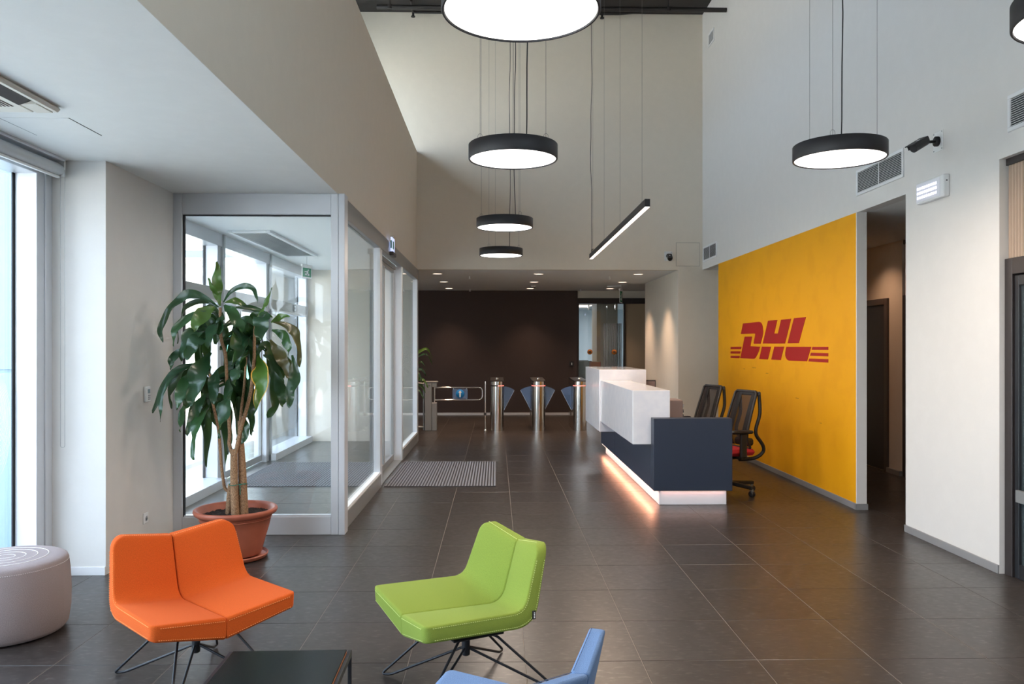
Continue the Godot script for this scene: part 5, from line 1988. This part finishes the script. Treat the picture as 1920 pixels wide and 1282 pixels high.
func _furniture() -> void:
	_lounge_chair("orange felt lounge chair in front of the potted plant", M.orange_felt, M.orange_thread, Vector2(-1.551, 3.9877), -0.8029)
	var g := _lounge_chair("green felt lounge chair in the middle of the floor", M.green_felt, M.green_thread, Vector2(-0.0247, 3.8912), -2.6722)
	_lounge_chair("blue felt lounge chair cut by the bottom edge", M.blue_felt, M.blue_thread, Vector2(0.0948, 2.4138), 2.6554)
	var s := S()
	box(s, Vector3(-0.337, 0.372, 0.180), Vector3(-0.328, 0.410, 0.196), 0.001)
	var lb := obj("label_tag", s, M.black_plastic, g)
	s = S()
	for i in 4:
		box(s, Vector3(-0.338, 0.378 + i * 0.007, 0.185), Vector3(-0.337, 0.382 + i * 0.007, 0.191))
	obj("label_print", s, M.white_edge, lb)
	# low table
	var t := thing("coffee_table", "low square black table with an oak edge between the orange and blue chairs", "table", P(-0.845, 0, 3.065), 0.02)
	s = S()
	box(s, Vector3(-0.232, 0.352, -0.232), Vector3(0.232, 0.36, 0.232), 0.0015)
	obj("table_top", s, M.table_black, t)
	s = S()
	box(s, Vector3(-0.2322, 0.340, -0.2322), Vector3(0.2322, 0.352, 0.2322), 0.001)
	obj("oak_core", s, M.oak_edge, t)
	s = S()
	for x in [-0.252, 0.236]:
		box(s, Vector3(x, 0.33, -0.244), Vector3(x + 0.016, 0.354, 0.244), 0.002)
	for z in [-0.244, 0.232]:
		box(s, Vector3(-0.236, 0.318, z), Vector3(0.236, 0.338, z + 0.012), 0.002)
	obj("frame", s, M.rod_black, t)
	for x in [-0.252, 0.236]:
		for z in [-0.244, 0.228]:
			s = S()
			box(s, Vector3(x, 0, z), Vector3(x + 0.016, 0.33, z + 0.016), 0.002)
			obj("leg", s, M.rod_black, t)
	# pouf
	var p := thing("pouf", "round pale grey felt pouf with white stitched rings at the left edge", "pouf", P(-2.77, 0, 4.55))
	s = S()
	lathe(s, [Vector2(0, 0.006), Vector2(0.27, 0.006), Vector2(0.295, 0.012), Vector2(0.312, 0.035), Vector2(0.324, 0.12), Vector2(0.326, 0.22), Vector2(0.320, 0.33), Vector2(0.312, 0.392), Vector2(0.309, 0.400)], 96, Vector3.ZERO, 1.0)
	obj("body", s, M.grey_felt, p)
	s = S()
	lathe(s, [Vector2(0.309, 0.400), Vector2(0.305, 0.409), Vector2(0.292, 0.417), Vector2(0.25, 0.423), Vector2(0.15, 0.427), Vector2(0.0, 0.428)], 96, Vector3.ZERO, 1.0)
	obj("top_panel", s, M.grey_felt, p)
	for r in [[0.045, 0.427], [0.097, 0.427], [0.155, 0.4265], [0.21, 0.425]]:
		s = S(true)
		var ring := []
		for k in 65:
			var a := TAU * k / 64.0
			ring.append(Vector3(cos(a) * r[0], r[1] + 0.0005, sin(a) * r[0]))
		tube(s, ring, 0.0015, 6)
		obj("stitched_ring", s, M.ring_white, p)
	s = S()
	var rim := []
	for k in 161:
		var a := TAU * k / 160.0
		rim.append(Vector3(cos(a) * 0.3135, 0.389, sin(a) * 0.3135))
	_dashes(s, rim)
	obj("seam_stitching", s, M.grey_thread, p).set_meta("kind", "stuff")
	s = S()
	disc_y(s, Vector3.ZERO, 0.25, 0.007, 40)
	obj("foot", s, M.black_plastic, p)


# ---------------------------------------------------------------- things on walls and ceilings
func _grille(label: String, d0: float, d1: float, y0: float, y1: float, rows: int) -> void:
	var L := d1 - d0
	var t := thing("vent_grille", label, "vent", P(X_R, y0, (d0 + d1) / 2))
	var h := y1 - y0
	var fr := 0.028
	var s := S()
	box(s, Vector3(-0.012, 0, -L / 2), Vector3(0, fr, L / 2), 0.002)
	box(s, Vector3(-0.012, h - fr, -L / 2), Vector3(0, h, L / 2), 0.002)
	for z in [-L / 2, L / 2 - fr]:
		box(s, Vector3(-0.012, fr, z), Vector3(0, h - fr, z + fr), 0.002)
	obj("frame", s, M.vent_white, t)
	s = S()
	box(s, Vector3(-0.002, fr, -L / 2 + fr), Vector3(-0.0005, h - fr, L / 2 - fr))
	obj("dark_opening", s, M.vent_dark, t)
	for i in rows:
		var y := fr + (i + 0.5) * (h - 2 * fr) / rows
		s = S()
		box(s, Vector3(-0.008, -0.0015, -L / 2 + fr), Vector3(0.004, 0.0015, L / 2 - fr), 0.0, Transform3D(Basis(Vector3.BACK, 0.5), Vector3(-0.004, y, 0)))
		obj("blade", s, M.vent_white, t)
	s = S()
	box(s, Vector3(-0.009, fr, -0.005), Vector3(-0.003, h - fr, 0.005), 0.001)
	obj("mullion", s, M.vent_white, t)


func _cctv(label: String, at: Vector3, turn: float, k: float) -> void:
	var t := thing("security_camera", label, "camera", at, turn)   # local: wall behind at z = 0, looks along +z
	var s := S()
	box(s, Vector3(-0.07, -0.08, 0), Vector3(0.07, 0.08, 0.006), 0.003)
	var pl := obj("back_plate", s, M.white_plastic, t)
	s = S()
	for x in [-0.058, 0.058]:
		for y in [-0.068, 0.068]:
			_disc_at(s, Transform3D(Basis(Vector3.RIGHT, PI / 2), Vector3(x, y, 0.006)), 0.006, 0.002, 10)
	obj("screw", s, M.grey_metal, pl)
	s = S()
	_disc_at(s, Transform3D(Basis(Vector3.RIGHT, PI / 2), Vector3(0, 0, 0.006)), 0.04, 0.022, 24)
	obj("mount", s, M.black_plastic, t)
	s = S(true)
	tube(s, [Vector3(0, 0, 0.025), Vector3(0, -0.005, 0.09), Vector3(k * 0.04, -0.01, 0.13)], 0.012, 10)
	obj("arm", s, M.black_plastic, t)
	var xf := Transform3D(Basis.from_euler(Vector3(0.5, k * 0.35, 0)), Vector3(k * 0.05, -0.015, 0.14))
	s = S(true)
	tube(s, [xf * Vector3(0, 0, -0.01), xf * Vector3(0, 0, 0.14)], 0.034, 20)
	obj("camera_body", s, M.black_plastic, t)
	s = S()
	box(s, Vector3(-0.042, 0.030, -0.01), Vector3(0.042, 0.038, 0.175), 0.003, xf)
	box(s, Vector3(-0.042, -0.005, -0.01), Vector3(-0.036, 0.032, 0.15), 0.002, xf)
	box(s, Vector3(0.036, -0.005, -0.01), Vector3(0.042, 0.032, 0.15), 0.002, xf)
	obj("sun_shield", s, M.black_plastic, t)
	s = S()
	box(s, Vector3(-0.044, -0.014, 0.01), Vector3(-0.0425, -0.006, 0.13), 0.0, xf)
	box(s, Vector3(-0.012, 0.0381, 0.05), Vector3(0.012, 0.0388, 0.075), 0.0, xf)
	obj("light_marking", s, M.white_edge, t)


func _fixtures() -> void:
	_grille("white supply air grille on the right wall behind the hanging lamp, above the corridor opening", 6.89, 7.80, 3.10, 3.355, 13)
	_grille("white air grille on the right wall cut by the right edge", 4.60, 5.47, 3.105, 3.36, 13)
	_grille("small far air grille on the right wall next to the back corner", 12.80, 13.63, 3.07, 3.325, 13)
	_grille("tiny dark air grille high on the right wall under the black ceiling", 12.96, 13.28, 6.63, 6.85, 9)
	_cctv("black security camera on a white plate high on the right wall above the emergency lamp", P(X_R, 3.27, 6.35), -PI / 2, 1.0)
	_cctv("black security camera on the back wall beside the square hatch", P(2.98, 3.18, D_B), 0.0, -0.3)
	# emergency lamp
	var t := thing("emergency_lamp", "slim white emergency lamp with lit dots on the pier below the camera", "light", P(X_R, 2.80, 6.40))
	var s := S()
	box(s, Vector3(-0.05, 0, -0.2), Vector3(0, 0.175, 0.21), 0.006)
	obj("case", s, M.vent_white, t)
	s = S()
	box(s, Vector3(-0.054, 0.012, -0.19), Vector3(-0.05, 0.163, 0.16), 0.002)
	var df := obj("diffuser", s, M.acrylic, t)
	for i in 9:
		for j in 3:
			s = S()
			box(s, Vector3(-0.059, 0.037 + j * 0.038, -0.173 + i * 0.034), Vector3(-0.054, 0.059 + j * 0.038, -0.153 + i * 0.034), 0.002)
			obj("led", s, M.led_glow, df)
	s = S()
	box(s, Vector3(-0.03, 0.12, 0.2101), Vector3(-0.02, 0.13, 0.213))
	obj("test_button", s, M.black_plastic, t)
	var al := AreaLight3D.new()
	al.area_size = Vector2(0.3, 0.1)
	al.area_range = 8.0
	al.area_attenuation = 2.0
	al.rotation.y = PI / 2
	shared(al, "emergency_glow", Vector3(-0.064, 0.085, 0), C(225, 220, 255), 0.05, t)
	# hatch on the back wall
	var h := thing("access_panel", "square flush access panel in the back wall beside the small camera", "panel", P(3.32, 3.01, D_B))
	s = S()
	box(s, Vector3(-0.2, 0, 0), Vector3(0.2, 0.4, 0.006), 0.002)
	obj("door", s, M.wall_paint, h)
	s = S()
	for q in [[-0.204, -0.2, 0.0, 0.4], [0.2, 0.203, 0.0, 0.4], [-0.204, 0.203, -0.003, 0.0], [-0.204, 0.203, 0.4, 0.404]]:
		box(s, Vector3(q[0], q[2], 0), Vector3(q[1], q[3], 0.002))
	obj("gap", s, M.vent_dark, h)
	# thermostat and socket on the column
	var th := thing("thermostat", "white wall thermostat on the side of the column", "thermostat", P(-2.757, 1.18, 6.32))
	s = S()
	box(s, Vector3(0, 0, -0.045), Vector3(0.018, 0.12, 0.045), 0.004)
	obj("case", s, M.white_plastic, th)
	s = S()
	box(s, Vector3(0.018, 0.065, -0.032), Vector3(0.0188, 0.098, 0.012))
	obj("screen", s, M.screen_grey, th)
	for i in 3:
		for j in 2:
			s = S()
			box(s, Vector3(0.018, 0.015 + i * 0.014, -0.034 + j * 0.022), Vector3(0.0195, 0.024 + i * 0.014, -0.02 + j * 0.022))
			obj("button", s, M.grey_metal, th)
	var so := thing("wall_socket", "white wall socket low on the side of the column", "socket", P(-2.757, 0.225, 6.30))
	s = S()
	box(s, Vector3(0, 0, -0.042), Vector3(0.01, 0.085, 0.042), 0.003)
	obj("plate", s, M.white_plastic, so)
	s = S()
	_disc_at(s, Transform3D(Basis(Vector3.BACK, -PI / 2), Vector3(0.0095, 0.043, 0)), 0.024, 0.002, 24)
	obj("outlet", s, M.vent_white, so)
	s = S()
	_disc_at(s, Transform3D(Basis(Vector3.BACK, -PI / 2), Vector3(0.0105, 0.043, 0)), 0.017, 0.0015, 20)
	obj("outlet_well", s, M.grey_metal, so)
	# ceiling air conditioner
	var ac := thing("air_conditioner", "white ceiling air conditioner panel at the upper left edge", "air conditioner", P(-2.72, Y_L - 0.001, 3.85))
	s = S()
	box(s, Vector3(-0.285, -0.03, -0.56), Vector3(0.20, 0, 0.56), 0.012)
	box(s, Vector3(0.29, -0.03, -0.56), Vector3(0.335, 0, 0.56), 0.012)
	box(s, Vector3(0.2, -0.03, -0.56), Vector3(0.29, 0, -0.40), 0.002)
	box(s, Vector3(0.2, -0.03, 0.40), Vector3(0.29, 0, 0.56), 0.002)
	obj("panel", s, M.cassette, ac)
	s = S()
	box(s, Vector3(0.2, -0.008, -0.40), Vector3(0.29, -0.001, 0.40))
	obj("air_slot", s, M.slat_gap, ac)
	s = S()
	box(s, Vector3(-0.045, -0.002, -0.4), Vector3(0.045, 0.002, 0.4), 0.001, Transform3D(Basis(Vector3.BACK, 0.35), Vector3(0.24, -0.02, 0)))
	obj("flap", s, M.frame_black, ac)
	for i in 9:
		s = S()
		box(s, Vector3(-0.02 + i * 0.02, -0.032, -0.44), Vector3(-0.012 + i * 0.02, -0.0301, 0.44))
		obj("intake_slot", s, M.slat_gap, ac)
	s = S()
	box(s, Vector3(0.02, -0.035, -0.40), Vector3(0.09, -0.031, -0.28), 0.002)
	obj("receiver", s, M.white_plastic, ac)
	# ceiling hatch
	var ch := thing("ceiling_hatch", "flush hatch in the low ceiling beside the air conditioner", "panel", P(-2.65, Y_L, 4.80))
	s = S()
	box(s, Vector3(-0.196, -0.002, -0.19), Vector3(0.196, 0, 0.19), 0.0008)
	obj("door", s, M.ceiling_paint, ch)
	s = S()
	for x in [-0.2, 0.197]:
		box(s, Vector3(x, -0.0018, -0.19), Vector3(x + 0.003, 0, 0.19))
	obj("gap", s, M.vent_dark, ch)
	# roller blind on the left window
	var bl := thing("roller_blind", "rolled-up white roller blind with a bead chain above the left window", "blind", P(-3.06, Y_L, 5.62))
	s = S(true)
	tube(s, [Vector3(0, -0.075, 0), Vector3(0, -0.075, 9.0)], 0.042, 24)
	obj("fabric_roll", s, M.blind_white, bl)
	s = S()
	box(s, Vector3(-0.05, -0.02, 0), Vector3(0.05, 0, 9.0), 0.003)
	obj("head_rail", s, M.aluminium, bl)
	s = S()
	box(s, Vector3(-0.045, -0.125, -0.012), Vector3(0.045, 0.0, -0.002), 0.008)
	obj("end_bracket", s, M.white_plastic, bl)
	s = S()
	box(s, Vector3(-0.012, -0.135, 0.0), Vector3(0.012, -0.118, 9.0), 0.004)
	obj("bottom_bar", s, M.white_plastic, bl)
	s = S(true)
	tube(s, bend([Vector3(0.02, -0.08, 0.01), Vector3(0.02, -2.015, 0.01), Vector3(0.05, -2.015, 0.01), Vector3(0.05, -0.08, 0.01)], 0.015, 6), 0.0016, 6)
	obj("bead_chain", s, M.grey_metal, bl)
	# pipes under the black ceiling
	var p1 := thing("ceiling_pipe", "black pipe crossing under the high ceiling into the right wall", "pipe", P(3.57, 6.83, 12.25))
	s = S(true)
	tube(s, [Vector3(0, 0, 0), Vector3(-5.4, 0, 0)], 0.035, 14)
	obj("pipe", s, M.black_pipe, p1)
	for x in [-0.9, -2.4, -3.9, -5.2]:
		s = S(true)
		tube(s, [Vector3(x, 0, 0), Vector3(x, Y_C - 6.83, 0)], 0.012, 8)
		obj("hanger", s, M.black_pipe, p1)
		s = S()
		lathe(s, [Vector2(0.045, -0.03), Vector2(0.045, 0.03)], 12, Vector3(x, 0, 0))
		obj("clamp", s, M.black_pipe, p1)
	var p2 := thing("sprinkler_pipe", "thin black sprinkler pipe running along the top of the back wall", "pipe", P(-1.5, 7.28, 13.45))
	s = S(true)
	tube(s, bend([Vector3(0.1, 0.05, 0.3), Vector3(0.1, -0.02, 0), Vector3(0.3, -0.02, 0), Vector3(3.6, -0.02, 0), Vector3(4.1, 0.03, 0), Vector3(5.0, 0.03, 0)], 0.06, 5), 0.022, 12)
	obj("pipe", s, M.black_pipe, p2)
	for x in [0.1, 1.7, 3.3]:
		s = S()
		lathe(s, [Vector2(0, -0.10), Vector2(0.035, -0.10), Vector2(0.035, -0.085), Vector2(0.02, -0.08), Vector2(0.02, -0.02)], 12, Vector3(x, 0, 0))
		obj("sprinkler_head", s, M.black_pipe, p2)
	var p3 := thing("ceiling_pipe", "black cranked pipe at the left end of the black ceiling", "pipe", P(-1.55, 7.2, 12.6))
	s = S(true)
	tube(s, bend([Vector3(-0.1, 0.16, 0.5), Vector3(-0.1, -0.05, 0.5), Vector3(0.05, -0.05, 0.5), Vector3(1.9, -0.05, 0.5)], 0.05, 5), 0.028, 12)
	obj("pipe", s, M.black_pipe, p3)
	s = S(true)
	tube(s, [Vector3(0.9, -0.05, 0.5), Vector3(0.9, 0.16, 0.5)], 0.012, 8)
	obj("hanger", s, M.black_pipe, p3)
	var dk := thing("ceiling_duct", "black square duct along the high ceiling, mostly behind the nearest lamp", "duct", P(1.2, Y_C, 11.6))
	s = S()
	box(s, Vector3(-2.2, -0.22, -0.3), Vector3(2.0, -0.001, 0.3), 0.01)
	obj("duct", s, M.black_pipe, dk)
	for x in [-1.4, 0.0, 1.4]:
		s = S()
		box(s, Vector3(x - 0.02, -0.24, -0.32), Vector3(x + 0.02, -0.001, 0.32), 0.004)
		obj("flange", s, M.black_pipe, dk)


func _emblem(root: Node3D) -> void:
	_logo_piece(root, "letter_piece", [Vector2(-0.512, 0.179), Vector2(-0.408, 0.329), Vector2(0.296, 0.330), Vector2(0.356, 0.321), Vector2(0.403, 0.297), Vector2(0.438, 0.257), Vector2(0.456, 0.202), Vector2(0.449, 0.164), Vector2(0.426, 0.125), Vector2(0.356, 0.033), Vector2(0.087, 0.034), Vector2(0.062, 0.042), Vector2(0.132, 0.161), Vector2(0.122, 0.174)])
	_logo_piece(root, "letter_piece", [Vector2(-0.330, 0.137), Vector2(-0.018, 0.136), Vector2(-0.006, 0.130), Vector2(-0.079, -0.001), Vector2(0.332, -0.006), Vector2(0.284, -0.063), Vector2(0.224, -0.111), Vector2(0.151, -0.156), Vector2(0.102, -0.171), Vector2(0.052, -0.174), Vector2(-0.540, -0.174)])
	_logo_piece(root, "letter_piece", [Vector2(0.648, 0.334), Vector2(0.989, 0.332), Vector2(0.877, 0.163), Vector2(1.010, 0.160), Vector2(1.123, 0.330), Vector2(1.464, 0.333), Vector2(1.254, 0.033), Vector2(0.438, 0.036)])
	_logo_piece(root, "letter_piece", [Vector2(1.552, 0.333), Vector2(1.919, 0.335), Vector2(1.704, 0.035), Vector2(1.346, 0.035)])
	_logo_piece(root, "letter_piece", [Vector2(0.410, -0.006), Vector2(0.760, -0.006), Vector2(0.639, -0.174), Vector2(0.296, -0.174)])
	_logo_piece(root, "letter_piece", [Vector2(0.884, -0.006), Vector2(1.224, -0.006), Vector2(1.109, -0.175), Vector2(0.769, -0.173)])
	_logo_piece(root, "letter_piece", [Vector2(1.309, -0.008), Vector2(2.072, -0.008), Vector2(1.949, -0.175), Vector2(1.391, -0.176), Vector2(1.333, -0.165), Vector2(1.293, -0.144), Vector2(1.268, -0.116), Vector2(1.268, -0.080), Vector2(1.284, -0.044)])
	_logo_piece(root, "stripe", [Vector2(-1.017, -0.008), Vector2(-0.485, -0.008), Vector2(-0.504, -0.042), Vector2(-1.017, -0.043)])
	_logo_piece(root, "stripe", [Vector2(-1.017, -0.076), Vector2(-0.521, -0.072), Vector2(-0.546, -0.108), Vector2(-1.017, -0.110)])
	_logo_piece(root, "stripe", [Vector2(-1.017, -0.146), Vector2(-0.568, -0.140), Vector2(-0.590, -0.177), Vector2(-1.017, -0.177)])
	_logo_piece(root, "stripe", [Vector2(2.113, -0.008), Vector2(2.533, -0.008), Vector2(2.533, -0.042), Vector2(2.092, -0.042)])
	_logo_piece(root, "stripe", [Vector2(2.069, -0.075), Vector2(2.533, -0.076), Vector2(2.533, -0.110), Vector2(2.042, -0.109)])
	_logo_piece(root, "stripe", [Vector2(2.022, -0.142), Vector2(2.533, -0.141), Vector2(2.533, -0.177), Vector2(1.993, -0.175)])
